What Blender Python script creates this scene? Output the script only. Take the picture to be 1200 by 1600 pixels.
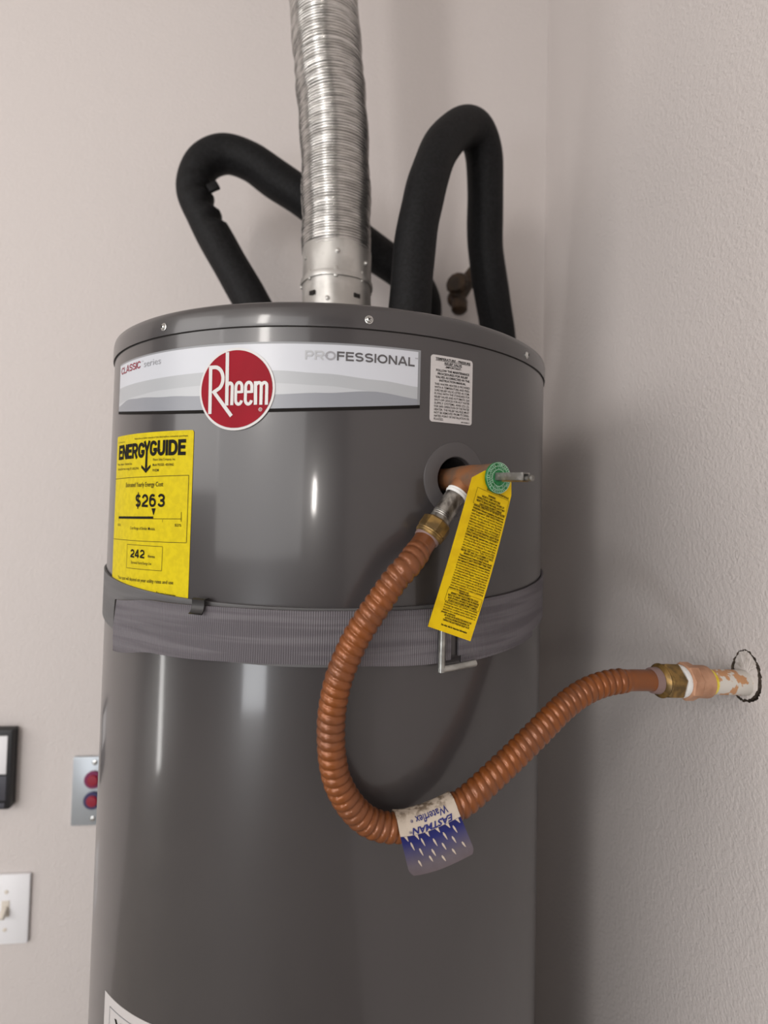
import bpy, bmesh, math, random
from mathutils import Vector, Matrix
from math import sin, cos, pi, radians, sqrt

sc = bpy.context.scene
for o in list(bpy.data.objects):
    bpy.data.objects.remove(o)

# ------------------------------------------------------------------ camera
R = 0.25                                     # tank radius; tank axis stands at x = y = 0
FPX = 820.0
yaw, pitch, roll = 0.0941, 0.0323, 0.0239
fwd = Vector((sin(yaw) * cos(pitch), cos(yaw) * cos(pitch), sin(pitch)))
r0 = fwd.cross(Vector((0, 0, 1))).normalized()
u0 = r0.cross(fwd)
cr = cos(roll) * r0 + sin(roll) * u0
cu = -sin(roll) * r0 + cos(roll) * u0
cd = bpy.data.cameras.new('camera')
cam = bpy.data.objects.new('camera', cd)
sc.collection.objects.link(cam)
M = Matrix((cr, cu, -fwd)).transposed().to_4x4()
M.translation = Vector((0, -2.6506 * R, 1.40))
cam.matrix_world = M
cd.sensor_width = 36.0
cd.lens = FPX / 1600 * 36.0
cd.shift_y = -(800 - 750.19) / 1600
cd.clip_start = 0.02
cd.dof.use_dof = True
cd.dof.focus_distance = 0.44
cd.dof.aperture_fstop = 3.8
sc.camera = cam

# ------------------------------------------------------------------ world, lights, exposure
w = bpy.data.worlds.new('world')
sc.world = w
w.use_nodes = True
w.node_tree.nodes['Background'].inputs[0].default_value = (1.0, 0.96, 0.94, 1)
w.node_tree.nodes['Background'].inputs[1].default_value = 0.07


def area(name, loc, target, sx, sy, power, col=(1, 0.95, 0.9)):
    l = bpy.data.lights.new(name, 'AREA')
    l.shape = 'RECTANGLE'
    l.size, l.size_y = sx, sy
    l.energy = power
    l.color = col
    o = bpy.data.objects.new(name, l)
    sc.collection.objects.link(o)
    o.location = loc
    d = Vector(target) - Vector(loc)
    o.rotation_euler = d.to_track_quat('-Z', 'Y').to_euler()
    return o


area('key_lamp', (-1.46, -2.25, 2.15), (0, -0.2, 1.35), 0.20, 0.60, 10)
area('bulb_lamp', (-0.16, -1.15, 1.40), (0, -0.25, 1.38), 0.020, 0.08, 0.8)
area('garage_daylight', (-2.1, -3.1, 1.9), (0, 0, 1.4), 2.8, 2.0, 50, (1, 0.98, 0.97))
area('side_fill', (-2.9, -1.3, 2.1), (0, 0.1, 1.6), 1.4, 1.4, 23, (1, 0.97, 0.95))  # added soft fill from the left, balances the two walls
area('driveway', (-1.85, -2.85, 0.22), (0, 0, 1.15), 0.62, 0.50, 12, (0.95, 0.97, 1.0))
area('door_gap', (-2.3, -0.45, 0.42), (0, -0.2, 1.0), 0.10, 0.55, 2.6, (1, 0.98, 0.95))

sc.view_settings.view_transform = 'Standard'
sc.view_settings.look = 'None'
sc.view_settings.gamma = 1.0
sc.view_settings.use_curve_mapping = False
sc.view_settings.exposure = 0.08


# ------------------------------------------------------------------ helpers
def srgb(r, g, b):
    f = lambda c: c / 255 / 12.92 if c <= 10 else ((c / 255 + 0.055) / 1.055) ** 2.4
    return (f(r), f(g), f(b), 1)


def mat(name, col, rough=0.5, metal=0.0, col2=None, nscale=20.0, bump=0.0, bscale=200.0, bdist=0.001,
        coat=0.0, spec=0.5, stretch=None, lo=0.4, hi=0.6, detail=3.0, rvar=0.0):
    m = bpy.data.materials.new(name)
    m.use_nodes = True
    nt = m.node_tree
    b = nt.nodes['Principled BSDF']
    b.inputs['Base Color'].default_value = col
    b.inputs['Roughness'].default_value = rough
    b.inputs['Metallic'].default_value = metal
    b.inputs['Specular IOR Level'].default_value = spec
    if coat:
        b.inputs['Coat Weight'].default_value = coat
        b.inputs['Coat Roughness'].default_value = 0.09
    tc = nt.nodes.new('ShaderNodeTexCoord')
    vec = tc.outputs['Object']
    if stretch:
        mp = nt.nodes.new('ShaderNodeMapping')
        mp.inputs['Scale'].default_value = stretch
        nt.links.new(vec, mp.inputs['Vector'])
        vec = mp.outputs['Vector']
    if col2 is not None:
        n = nt.nodes.new('ShaderNodeTexNoise')
        n.inputs['Scale'].default_value = nscale
        n.inputs['Detail'].default_value = detail
        nt.links.new(vec, n.inputs['Vector'])
        rp = nt.nodes.new('ShaderNodeValToRGB')
        rp.color_ramp.elements[0].position = lo
        rp.color_ramp.elements[1].position = hi
        rp.color_ramp.elements[0].color = col
        rp.color_ramp.elements[1].color = col2
        nt.links.new(n.outputs['Fac'], rp.inputs['Fac'])
        nt.links.new(rp.outputs['Color'], b.inputs['Base Color'])
        if rvar:
            mr = nt.nodes.new('ShaderNodeMapRange')
            mr.inputs['To Min'].default_value = rough - rvar
            mr.inputs['To Max'].default_value = rough + rvar
            nt.links.new(n.outputs['Fac'], mr.inputs['Value'])
            nt.links.new(mr.outputs['Result'], b.inputs['Roughness'])
    if bump:
        n2 = nt.nodes.new('ShaderNodeTexNoise')
        n2.inputs['Scale'].default_value = bscale
        n2.inputs['Detail'].default_value = 2.0
        nt.links.new(tc.outputs['Object'] if stretch is None else vec, n2.inputs['Vector'])
        bp = nt.nodes.new('ShaderNodeBump')
        bp.inputs['Strength'].default_value = bump
        bp.inputs['Distance'].default_value = bdist
        nt.links.new(n2.outputs['Fac'], bp.inputs['Height'])
        nt.links.new(bp.outputs['Normal'], b.inputs['Normal'])
    return m


WALL = srgb(208, 201, 198)
m_wall = mat('wall_paint', WALL, 0.7, bump=0.6, bscale=270, bdist=0.0018, spec=0.3)
m_ceil = mat('ceiling_paint', srgb(215, 210, 205), 0.8)
m_floor = mat('concrete', srgb(140, 136, 130), 0.7, col2=srgb(165, 160, 152), nscale=6)
m_tank = mat('grey_enamel', srgb(56, 53, 54), 0.30, col2=srgb(60, 57, 58), nscale=3, bump=0.03, bscale=420, bdist=0.0004, coat=0.45)
m_foam = mat('black_foam', srgb(11, 11, 12), 0.66, spec=0.24, col2=srgb(22, 22, 24), nscale=260, bump=0.25, bscale=420, bdist=0.0006)
m_alu = mat('aluminium_foil', srgb(212, 210, 207), 0.22, 0.92, col2=srgb(184, 182, 179), nscale=40, stretch=(1, 1, 6), bump=0.1, bscale=60, bdist=0.0004, rvar=0.06)
m_galv = mat('galvanised_sheet', srgb(190, 188, 184), 0.40, 0.75, col2=srgb(172, 169, 165), nscale=40, bump=0.12, bscale=80, bdist=0.0006)
m_copper = mat('lacquered_copper', srgb(132, 73, 28), 0.36, 0.35, col2=srgb(120, 70, 38), nscale=45, coat=0.22, bump=0.12, bscale=260, bdist=0.0004)
m_copper_plain = mat('bare_copper', srgb(150, 86, 52), 0.42, 0.45, col2=srgb(128, 82, 58), nscale=60)
m_bronze = mat('dull_bronze', srgb(150, 100, 66), 0.5, 0.4, col2=srgb(122, 96, 78), nscale=70, bump=0.2, bscale=160, bdist=0.0008)
m_brass = mat('worn_brass', srgb(146, 116, 66), 0.38, 0.65, col2=srgb(104, 84, 52), nscale=120, bump=0.1, bscale=200, bdist=0.0005)
m_nipple = mat('galvanised_pipe', srgb(158, 154, 148), 0.36, 0.7, col2=srgb(84, 78, 74), nscale=150, bump=0.35, bscale=240, bdist=0.0008, stretch=(1, 1, 0.5))
m_tape = mat('thread_tape', srgb(222, 222, 220), 0.6, bump=0.5, bscale=320, bdist=0.0008)
m_washer = mat('mauve_washer', srgb(128, 106, 102), 0.55, 0.1)
m_adapter = mat('copper_adapter', srgb(190, 146, 118), 0.5, 0.25, col2=srgb(170, 126, 98), nscale=60)
m_stub = mat('paint_smeared_pipe', srgb(205, 200, 192), 0.6, col2=srgb(188, 140, 100), nscale=85, lo=0.52, hi=0.55)
m_yellow_ring = mat('yellow_paste', srgb(214, 182, 20), 0.5, col2=srgb(232, 214, 90), nscale=220)
m_yellow = mat('yellow_label', srgb(206, 186, 2), 0.55, col2=srgb(196, 176, 2), nscale=180, spec=0.2)
m_tagyel = mat('yellow_tag', srgb(218, 184, 3), 0.55, col2=srgb(208, 172, 3), nscale=90, spec=0.25)
m_black = mat('black_ink', srgb(20, 17, 15), 0.7, spec=0.15)
m_ink_soft = mat('soft_black_ink', srgb(40, 34, 26), 0.7, spec=0.15)
m_darkgrey = mat('dark_grey_ink', srgb(82, 80, 82), 0.4)
m_midgrey = mat('mid_grey_ink', srgb(150, 150, 155), 0.4)
m_lightgrey = mat('light_grey_ink', srgb(236, 237, 240), 0.4)
m_midgrey2 = mat('silver_grey_ink', srgb(176, 178, 182), 0.3)
m_paleink = mat('pale_grey_ink', srgb(150, 152, 157), 0.4)
m_silver = mat('silver_film', srgb(132, 134, 138), 0.35)
m_band_white = mat('band_white', srgb(194, 197, 204), 0.32)
m_band_g1 = mat('band_light_grey', srgb(168, 171, 175), 0.32)
m_band_g2 = mat('band_mid_grey', srgb(180, 183, 187), 0.32)
m_band_g3 = mat('band_grey', srgb(136, 139, 146), 0.32)
m_red = mat('red_emblem', srgb(146, 0, 28), 0.45, col2=srgb(138, 0, 25), nscale=30, spec=0.12)
m_white = mat('white_emblem', srgb(200, 198, 197), 0.35)
m_darkred = mat('dark_red_ink', srgb(140, 40, 60), 0.4)
m_paper = mat('white_paper', srgb(192, 188, 187), 0.5)
m_green = mat('green_disc', srgb(18, 96, 44), 0.5, col2=srgb(44, 122, 72), nscale=260, spec=0.3)
m_palegreen = mat('pale_green_print', srgb(190, 220, 200), 0.5)
m_lever = mat('zinc_lever', srgb(150, 148, 144), 0.42, 0.75, col2=srgb(118, 116, 112), nscale=150)
m_steel = mat('plated_steel', srgb(178, 178, 174), 0.3, 0.9, col2=srgb(146, 146, 142), nscale=90)
m_screw = mat('screw_steel', srgb(200, 200, 198), 0.25, 0.95)
m_blackmetal = mat('black_clip', srgb(38, 36, 36), 0.35, 0.3)
m_dark = mat('dark_gap', srgb(24, 20, 18), 0.9)
m_plaster = mat('broken_plaster', srgb(205, 198, 193), 0.9, col2=srgb(160, 150, 140), nscale=120, bump=0.4, bscale=200, bdist=0.0015, lo=0.55, hi=0.78)
m_gypsum = mat('shaded_gypsum_edge', srgb(62, 52, 44), 0.9, col2=srgb(96, 84, 72), nscale=300)  # pale board edge darkened: the crack's shade is put into the colour
m_plate = mat('brushed_plate', srgb(178, 184, 190), 0.4, 0.6)
m_switch = mat('white_plastic', srgb(238, 238, 241), 0.4)
m_ivory = mat('ivory_plastic', srgb(216, 208, 196), 0.4)
m_frameblk = mat('black_plastic', srgb(28, 28, 31), 0.4)
m_panelgrey = mat('grey_plastic', srgb(72, 72, 80), 0.4)
m_btnred = mat('red_button', srgb(142, 14, 44), 0.4)
m_btnblue = mat('blue_ring', srgb(52, 48, 92), 0.4)
m_btnpurple = mat('purple_ring', srgb(120, 30, 80), 0.4)
m_oldbrass = mat('dark_brass', srgb(72, 54, 38), 0.5, 0.4, col2=srgb(50, 40, 32), nscale=60)


def strap_mat(name, col, col2):
    """woven webbing: fine ribs across the band, broad stripes along it"""
    m = mat(name, col, 0.72, spec=0.3)
    nt = m.node_tree
    b = nt.nodes['Principled BSDF']
    uv = nt.nodes.new('ShaderNodeUVMap')
    wv = nt.nodes.new('ShaderNodeTexWave')
    wv.wave_type = 'BANDS'
    wv.bands_direction = 'X'
    wv.inputs['Scale'].default_value = 175
    wv.inputs['Distortion'].default_value = 0.6
    wv.inputs['Detail'].default_value = 1.0
    nt.links.new(uv.outputs['UV'], wv.inputs['Vector'])
    bp = nt.nodes.new('ShaderNodeBump')
    bp.inputs['Strength'].default_value = 0.6
    bp.inputs['Distance'].default_value = 0.0006
    nt.links.new(wv.outputs['Fac'], bp.inputs['Height'])
    nt.links.new(bp.outputs['Normal'], b.inputs['Normal'])
    w2 = nt.nodes.new('ShaderNodeTexNoise')
    w2.inputs['Scale'].default_value = 1.0
    mp = nt.nodes.new('ShaderNodeMapping')
    mp.inputs['Scale'].default_value = (7, 150, 1)
    nt.links.new(uv.outputs['UV'], mp.inputs['Vector'])
    nt.links.new(mp.outputs['Vector'], w2.inputs['Vector'])
    rp = nt.nodes.new('ShaderNodeValToRGB')
    rp.color_ramp.elements[0].position = 0.42
    rp.color_ramp.elements[1].position = 0.58
    rp.color_ramp.elements[0].color = col
    rp.color_ramp.elements[1].color = col2
    nt.links.new(w2.outputs['Fac'], rp.inputs['Fac'])
    mx = nt.nodes.new('ShaderNodeMixRGB')
    mx.blend_type = 'MULTIPLY'
    mx.inputs['Fac'].default_value = 0.35
    nt.links.new(rp.outputs['Color'], mx.inputs['Color1'])
    nt.links.new(wv.outputs['Color'], mx.inputs['Color2'])
    nt.links.new(mx.outputs['Color'], b.inputs['Base Color'])
    return m


m_strap = strap_mat('grey_webbing', srgb(100, 96, 101), srgb(116, 112, 117))
m_strap_smooth = mat('grey_band', srgb(88, 87, 88), 0.6, col2=srgb(96, 95, 96), nscale=12, stretch=(1, 1, 14))


class MB:
    def __init__(s):
        s.v, s.f, s.m, s.uv = [], [], [], {}

    def add(s, verts, faces, mi=0, uvs=None):
        n = len(s.v)
        s.v += [tuple(p) for p in verts]
        for f in faces:
            s.f.append(tuple(i + n for i in f))
            s.m.append(mi)
        if uvs:
            for i, q in enumerate(uvs):
                s.uv[n + i] = q
        return s

    def build(s, name, mats, parent=None, smooth=True, recalc=True):
        me = bpy.data.meshes.new(name)
        me.from_pydata(s.v, [], s.f)
        if not isinstance(mats, (list, tuple)):
            mats = [mats]
        for x in mats:
            me.materials.append(x)
        me.polygons.foreach_set('material_index', s.m)
        if s.uv:
            lay = me.uv_layers.new(name='UVMap')
            for lp in me.loops:
                lay.data[lp.index].uv = s.uv.get(lp.vertex_index, (0, 0))
        if recalc:
            bm = bmesh.new()
            bm.from_mesh(me)
            bmesh.ops.recalc_face_normals(bm, faces=bm.faces)
            bm.to_mesh(me)
            bm.free()
        if smooth:
            me.polygons.foreach_set('use_smooth', [True] * len(me.polygons))
            try:
                me.set_sharp_from_angle(angle=radians(smooth if smooth is not True else 38))
            except Exception:
                pass
        me.update()
        o = bpy.data.objects.new(name, me)
        sc.collection.objects.link(o)
        if parent is not None:
            o.parent = parent
            if parent.type == 'EMPTY':       # meshes are written in world coordinates; only the Empties are moved
                o.matrix_parent_inverse = Matrix.Translation(-parent.location)
        return o


def thing(name, label, cat, loc, group=None):
    o = bpy.data.objects.new(name, None)
    sc.collection.objects.link(o)
    o.location = loc
    o.empty_display_size = 0.05
    o['label'] = label
    o['category'] = cat
    if group:
        o['group'] = group
    return o


def struct(o):
    o['kind'] = 'structure'
    return o


def catmull(pts, step):
    """points along a smooth curve through pts, spaced by about step"""
    P = [Vector(p) for p in pts]
    P = [P[0] * 2 - P[1]] + P + [P[-1] * 2 - P[-2]]
    dense = []
    for i in range(1, len(P) - 2):
        a, b, c, d = P[i - 1], P[i], P[i + 1], P[i + 2]
        for k in range(24):
            t = k / 24
            dense.append(0.5 * ((2 * b) + (c - a) * t + (2 * a - 5 * b + 4 * c - d) * t * t + (3 * b - a - 3 * c + d) * t ** 3))
    dense.append(P[-2])
    L = [0.0]
    for i in range(1, len(dense)):
        L.append(L[-1] + (dense[i] - dense[i - 1]).length)
    n = max(2, int(round(L[-1] / step)))
    out, j = [], 0
    for k in range(n + 1):
        s = L[-1] * k / n
        while j < len(L) - 2 and L[j + 1] < s:
            j += 1
        t = (s - L[j]) / max(1e-9, L[j + 1] - L[j])
        out.append(dense[j].lerp(dense[j + 1], t))
    return out, L[-1]


def frames(path, ref=None):
    T = []
    for i in range(len(path)):
        a, b = path[max(0, i - 1)], path[min(len(path) - 1, i + 1)]
        T.append((b - a).normalized())
    n = ref or (Vector((0, 0, 1)) if abs(T[0].z) < 0.9 else Vector((0, -1, 0)))
    N, B = [], []
    for t in T:
        n = (n - t * n.dot(t)).normalized()
        N.append(n.copy())
        B.append(t.cross(n))
    return T, N, B


def sweep(mb, path, rad, n=24, caps=True, mi=0, ref=None, dirs=False):
    """rad(s, theta) gives the radius"""
    T, N, B = frames(path, ref)
    vs, s = [], 0.0
    for i, p in enumerate(path):
        if i:
            s += (p - path[i - 1]).length
        for k in range(n):
            th = 2 * pi * k / n
            d = N[i] * cos(th) + B[i] * sin(th)
            vs.append(p + d * (rad(s, th, d) if dirs else rad(s, th)))
    fs = []
    for i in range(len(path) - 1):
        for k in range(n):
            a, b = i * n + k, i * n + (k + 1) % n
            fs.append((a, b, b + n, a + n))
    if caps:
        fs.append(tuple(range(n - 1, -1, -1)))
        fs.append(tuple((len(path) - 1) * n + k for k in range(n)))
    mb.add(vs, fs, mi)
    return mb


def axis_frame(ax):
    ax = Vector(ax).normalized()
    n = Vector((0, 0, 1)) if abs(ax.z) < 0.9 else Vector((0, -1, 0))
    n = (n - ax * n.dot(ax)).normalized()
    return ax, n, ax.cross(n)


def lathe(mb, c, ax, prof, n=32, mi=0, capA=True, capB=True, rot=0.0):
    """prof: (distance along the axis, radius)"""
    ax, u, v = axis_frame(ax)
    c = Vector(c)
    vs, fs = [], []
    for d, r in prof:
        for k in range(n):
            th = 2 * pi * k / n + rot
            vs.append(c + ax * d + (u * cos(th) + v * sin(th)) * r)
    for i in range(len(prof) - 1):
        for k in range(n):
            a, b = i * n + k, i * n + (k + 1) % n
            fs.append((a, b, b + n, a + n))
    if capA:
        fs.append(tuple(range(n - 1, -1, -1)))
    if capB:
        fs.append(tuple((len(prof) - 1) * n + k for k in range(n)))
    mb.add(vs, fs, mi)
    return mb


def bevel_box(mb, c, ax, ay, az, hx, hy, hz, bev=0.001, mi=0):
    bm = bmesh.new()
    bmesh.ops.create_cube(bm, size=2)
    for v in bm.verts:
        v.co = Vector((v.co.x * hx, v.co.y * hy, v.co.z * hz))
    if bev:
        bmesh.ops.bevel(bm, geom=bm.edges[:], offset=bev, segments=2, affect='EDGES', profile=0.5)
    bm.verts.index_update()
    ax, ay, az, c = Vector(ax), Vector(ay), Vector(az), Vector(c)
    mb.add([c + ax * v.co.x + ay * v.co.y + az * v.co.z for v in bm.verts], [tuple(v.index for v in f.verts) for f in bm.faces], mi)
    bm.free()
    return mb


def tank_pt(s, z, off=0.0):
    """s is the arc length round the tank from its front line (the -y side), to the right"""
    a = s / R
    return ((R + off) * sin(a), -(R + off) * cos(a), z)


def tank_sheet(mb, s0, s1, zb, zt, off, mi=0, step=0.0025, rows=1, corner=0.0, thick=0.0):
    zb = zb if callable(zb) else (lambda s, q=zb: q)
    zt = zt if callable(zt) else (lambda s, q=zt: q)
    n = max(2, int(math.ceil((s1 - s0) / step)))
    S = [s0 + (s1 - s0) * k / n for k in range(n + 1)]
    if corner:
        S += [s0 + corner * q for q in (0.04, 0.15, 0.35, 0.6)] + [s1 - corner * q for q in (0.04, 0.15, 0.35, 0.6)]
        S = sorted(set(S))
    vs, uvs, fs = [], [], []
    for s in S:
        a, b = zb(s), zt(s)
        if corner:
            e = min(s - s0, s1 - s)
            if e < corner:
                q = corner - sqrt(max(0, corner ** 2 - (corner - e) ** 2))
                a += q
                b -= q
        for k in range(rows + 1):
            z = a + (b - a) * k / rows
            vs.append(tank_pt(s, z, off))
            uvs.append((s, z))
    r1 = rows + 1
    for i in range(len(S) - 1):
        for k in range(rows):
            a = i * r1 + k
            fs.append((a, a + r1, a + r1 + 1, a + 1))
    mb.add(vs, fs, mi, uvs)
    if thick:
        m = len(S)
        inner = [tank_pt(uvs[i * r1 + k][0], uvs[i * r1 + k][1], off - thick) for i in range(m) for k in (0, rows)]
        outer = [vs[i * r1 + k] for i in range(m) for k in (0, rows)]
        uu = [uvs[i * r1 + k] for i in range(m) for k in (0, rows)]
        fs2 = []
        q = len(outer)
        for i in range(m - 1):
            for k in (0, 1):
                a, b = 2 * i + k, 2 * i + 2 + k
                fs2.append((a, b, b + q, a + q))
        fs2.append((0, 1, 1 + q, q))
        fs2.append((2 * m - 2, 2 * m - 1, 2 * m - 1 + q, 2 * m - 2 + q))
        mb.add(outer + inner, fs2, mi, uu + uu)
    return mb


_tx = {}


def glyphs(s, bold):
    k = (s, bold)
    if k not in _tx:
        c = bpy.data.curves.new('lettering_outline', 'FONT')
        c.body = s
        c.resolution_u = 2
        c.offset = bold
        o = bpy.data.objects.new('lettering_outline', c)
        sc.collection.objects.link(o)
        bpy.context.view_layer.update()
        me = bpy.data.meshes.new_from_object(o.evaluated_get(bpy.context.evaluated_depsgraph_get()))
        vs = [(v.co.x, v.co.y) for v in me.vertices]
        fs = [tuple(p.vertices) for p in me.polygons]
        bpy.data.objects.remove(o)
        bpy.data.curves.remove(c)
        bpy.data.meshes.remove(me)
        x0 = min(v[0] for v in vs)
        x1 = max(v[0] for v in vs)
        vs = [(x - x0, y) for x, y in vs]
        _tx[k] = (vs, fs, x1 - x0)
    return _tx[k]


def text(mb, s, x0, x1, y, h, fn, mi=0, bold=0.0, slope=0.0, shear=0.0):
    """h = height of a capital; squeezed to run from x0 to x1"""
    vs, fs, wd = glyphs(s, bold)
    ky = h / 0.729
    kx = (x1 - x0) / wd if x1 is not None else ky
    mb.add([fn(x0 + (a + b * shear) * kx, y + b * ky + slope * a * kx) for a, b in vs], fs, mi)


def stroke(mb, pts, wd, fn, mi=0, widths=None):
    """a flat line of given width through 2-D points"""
    P = [Vector((p[0], p[1])) for p in pts]
    vs, fs = [], []
    for i, p in enumerate(P):
        d1 = (P[i] - P[i - 1]).normalized() if i else (P[1] - P[0]).normalized()
        d2 = (P[i + 1] - P[i]).normalized() if i < len(P) - 1 else d1
        d = (d1 + d2)
        d = d.normalized() if d.length > 1e-6 else d1
        nn = Vector((-d.y, d.x))
        k = 1 / max(0.45, abs(nn.dot(Vector((-d1.y, d1.x)))))
        hw = (widths[i] if widths else wd) / 2 * k
        vs += [fn(*(p + nn * hw)), fn(*(p - nn * hw))]
    for i in range(len(P) - 1):
        fs.append((2 * i, 2 * i + 1, 2 * i + 3, 2 * i + 2))
    mb.add(vs, fs, mi)


def seg(a, b, n):
    return [(a[0] + (b[0] - a[0]) * k / n, a[1] + (b[1] - a[1]) * k / n) for k in range(n + 1)]


def arc(cx, cy, rx, ry, a0, a1, n=12):
    return [(cx + rx * cos(radians(a0 + (a1 - a0) * k / n)), cy + ry * sin(radians(a0 + (a1 - a0) * k / n))) for k in range(n + 1)]


def rect(mb, x0, x1, y0, y1, lw, fn, mi=0):
    for a, b in (((x0, y0), (x1, y0)), ((x1, y0), (x1, y1)), ((x1, y1), (x0, y1)), ((x0, y1), (x0, y0))):
        stroke(mb, seg(a, b, max(2, int(max(abs(b[0] - a[0]), 0) / 0.003))), lw, fn, mi)


def letter(mb, ch, x, y, w, h, t, fn, mi=0):
    """plain upright sans letters and figures drawn as strokes of width t in a box w by h"""
    k = t / 2
    L_, R_, T_, B_ = x + k, x + w - k, y + h - k, y + k
    cx, rx = x + w / 2, w / 2 - k
    ry = min(rx, h / 2 - k)
    S = lambda pts: stroke(mb, pts, t, fn, mi)
    full = lambda px, a=None, c=None: S([(px, y if a is None else a), (px, y + h if c is None else c)])
    bar = lambda py, a, c: S(seg((a, py), (c, py), 3))
    md = y + h * 0.52
    if ch == 'I':
        S([(cx, y), (cx, y + h)])
    elif ch in 'EFL':
        full(L_)
        if ch != 'L':
            bar(T_, x, x + w)
            bar(md, x, x + w * 0.93)
        if ch != 'F':
            bar(B_, x, x + w)
    elif ch in 'PR':
        full(L_)
        m_ = y + h * (0.46 if ch == 'R' else 0.43)
        r_ = (T_ - m_) / 2
        S([(x, T_), (R_ - min(r_, w * .5), T_)] + arc(R_ - min(r_, w * .5), (T_ + m_) / 2, min(r_, w * .5), r_, 88, -88, 10) + [(R_ - min(r_, w * .5), m_), (x, m_)])
        if ch == 'R':
            S([(cx, m_), (R_ + t * 0.1, y)])
    elif ch == 'N':
        full(L_)
        full(R_)
        S([(L_, y + h - k * .3), (R_, y + k * .3)])
    elif ch == 'A':
        S([(L_ - k * .3, y), (cx - k * .2, y + h)])
        S([(R_ + k * .3, y), (cx + k * .2, y + h)])
        bar(y + h * 0.30, x + w * 0.22, x + w * 0.78)
    elif ch == 'U':
        S([(L_, y + h), (L_, B_ + ry)] + arc(cx, B_ + ry, rx, ry, 180, 360, 14) + [(R_, y + h)])
    elif ch == 'D':
        full(L_)
        q = w * 0.42
        S([(x, T_), (R_ - q, T_)] + arc(R_ - q, T_ - q, q, q, 88, 0, 8) + arc(R_ - q, B_ + q, q, q, 0, -88, 8) + [(R_ - q, B_), (x, B_)])
    elif ch == 'C':
        S(arc(cx, T_ - ry, rx, ry, 35, 180, 14) + arc(cx, B_ + ry, rx, ry, 180, 325, 14))
    elif ch in 'OG':
        if ch == 'O':
            S(arc(cx, T_ - ry, rx, ry, 0, 180, 14) + arc(cx, B_ + ry, rx, ry, 180, 360, 14) + [(R_, T_ - ry)])
        else:
            S(arc(cx, T_ - ry, rx, ry, 15, 180, 14) + arc(cx, B_ + ry, rx, ry, 180, 360, 14) + [(R_, md - k)])
            bar(md - k, cx, x + w)
    elif ch == 'S':
        q = (T_ - B_) / 4
        S(arc(cx, T_ - q, rx, q, 25, 270, 14) + arc(cx, B_ + q, rx, q, 88, -155, 14))
    elif ch == '2':
        q = h * 0.27
        S(arc(cx, T_ - q, rx, q, 170, -25, 12) + [(cx + rx * 0.3, y + h * 0.42), (L_, B_ + k)])
        bar(B_, x, x + w)
    elif ch == '3':
        q = (T_ - B_) / 4
        S(arc(cx, T_ - q, rx * 0.95, q, 165, -85, 12) + [(cx - k, md - k * .4)])
        S([(cx - k, md - k * .4)] + arc(cx, B_ + q, rx, q, 85, -165, 14))
    elif ch == '6':
        q = h * 0.26
        S(arc(cx, B_ + q, rx, q, 180, -180, 22))
        S([(L_, B_ + q), (L_, T_ - ry)] + arc(cx, T_ - ry, rx, ry, 178, 48, 12))
    elif ch == '4':
        S([(x + w * 0.72, y), (x + w * 0.72, y + h)])
        S([(x + w * 0.68, y + h - k * .6), (L_ - k * .4, y + h * 0.27)])
        bar(y + h * 0.25, x, x + w)


def interp(tab):
    def f(x):
        if x <= tab[0][0]:
            return tab[0][1]
        for (a, p), (b, q) in zip(tab, tab[1:]):
            if x <= b:
                t = (x - a) / (b - a)
                t = t * t * (3 - 2 * t)
                return p + (q - p) * t
        return tab[-1][1]
    return f


# ------------------------------------------------------------------ room
XR, YB = 0.387, 0.29
ZC = 2.7
HOLE = [(-0.184, 1.2476), (-0.1881, 1.255), (-0.1929, 1.2618), (-0.1976, 1.2644), (-0.2022, 1.2657), (-0.2068, 1.2653), (-0.2127, 1.2612), (-0.2171, 1.2557), (-0.2199, 1.2463), (-0.2199, 1.2367), (-0.2178, 1.2291), (-0.2135, 1.2228), (-0.2068, 1.2186), (-0.1977, 1.2162), (-0.1914, 1.2174), (-0.1866, 1.2216), (-0.1841, 1.2329)]
PLUG = [(-0.1869, 1.2468), (-0.1888, 1.2544), (-0.1933, 1.261), (-0.1978, 1.2635), (-0.2022, 1.2648), (-0.2062, 1.2624), (-0.2113, 1.2586), (-0.2135, 1.2525), (-0.2152, 1.2452), (-0.2153, 1.2381), (-0.2141, 1.2322), (-0.2111, 1.227), (-0.2062, 1.2215), (-0.1981, 1.2184), (-0.1923, 1.2194), (-0.1871, 1.2223), (-0.1868, 1.2343)]


def ragged(loop, amp, seed, per=5):
    rnd = random.Random(seed)
    out = []
    for i in range(len(loop)):
        a, b = loop[i], loop[(i + 1) % len(loop)]
        for k in range(per):
            t = k / per
            out.append((a[0] + (b[0] - a[0]) * t + rnd.uniform(-amp, amp), a[1] + (b[1] - a[1]) * t + rnd.uniform(-amp, amp)))
    return out


def holed_wall():
    bm = bmesh.new()
    outer = [bm.verts.new((XR, y, z)) for y, z in ((-4, 0), (YB, 0), (YB, ZC), (-4, ZC))]
    loop = [bm.verts.new((XR, y, z)) for y, z in ragged(HOLE, 0.0007, 4)]
    es = [bm.edges.new((outer[i], outer[(i + 1) % 4])) for i in range(4)]
    le = [bm.edges.new((loop[i], loop[(i + 1) % len(loop)])) for i in range(len(loop))]
    bmesh.ops.triangle_fill(bm, use_beauty=True, use_dissolve=False, edges=es + le)
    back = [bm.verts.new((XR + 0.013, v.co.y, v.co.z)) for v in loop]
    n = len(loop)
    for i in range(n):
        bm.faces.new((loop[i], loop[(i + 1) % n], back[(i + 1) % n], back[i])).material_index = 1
    me = bpy.data.meshes.new('wall_right')
    bm.to_mesh(me)
    bm.free()
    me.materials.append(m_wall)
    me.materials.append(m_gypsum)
    o = bpy.data.objects.new('wall_right', me)
    sc.collection.objects.link(o)
    return struct(o)


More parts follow.
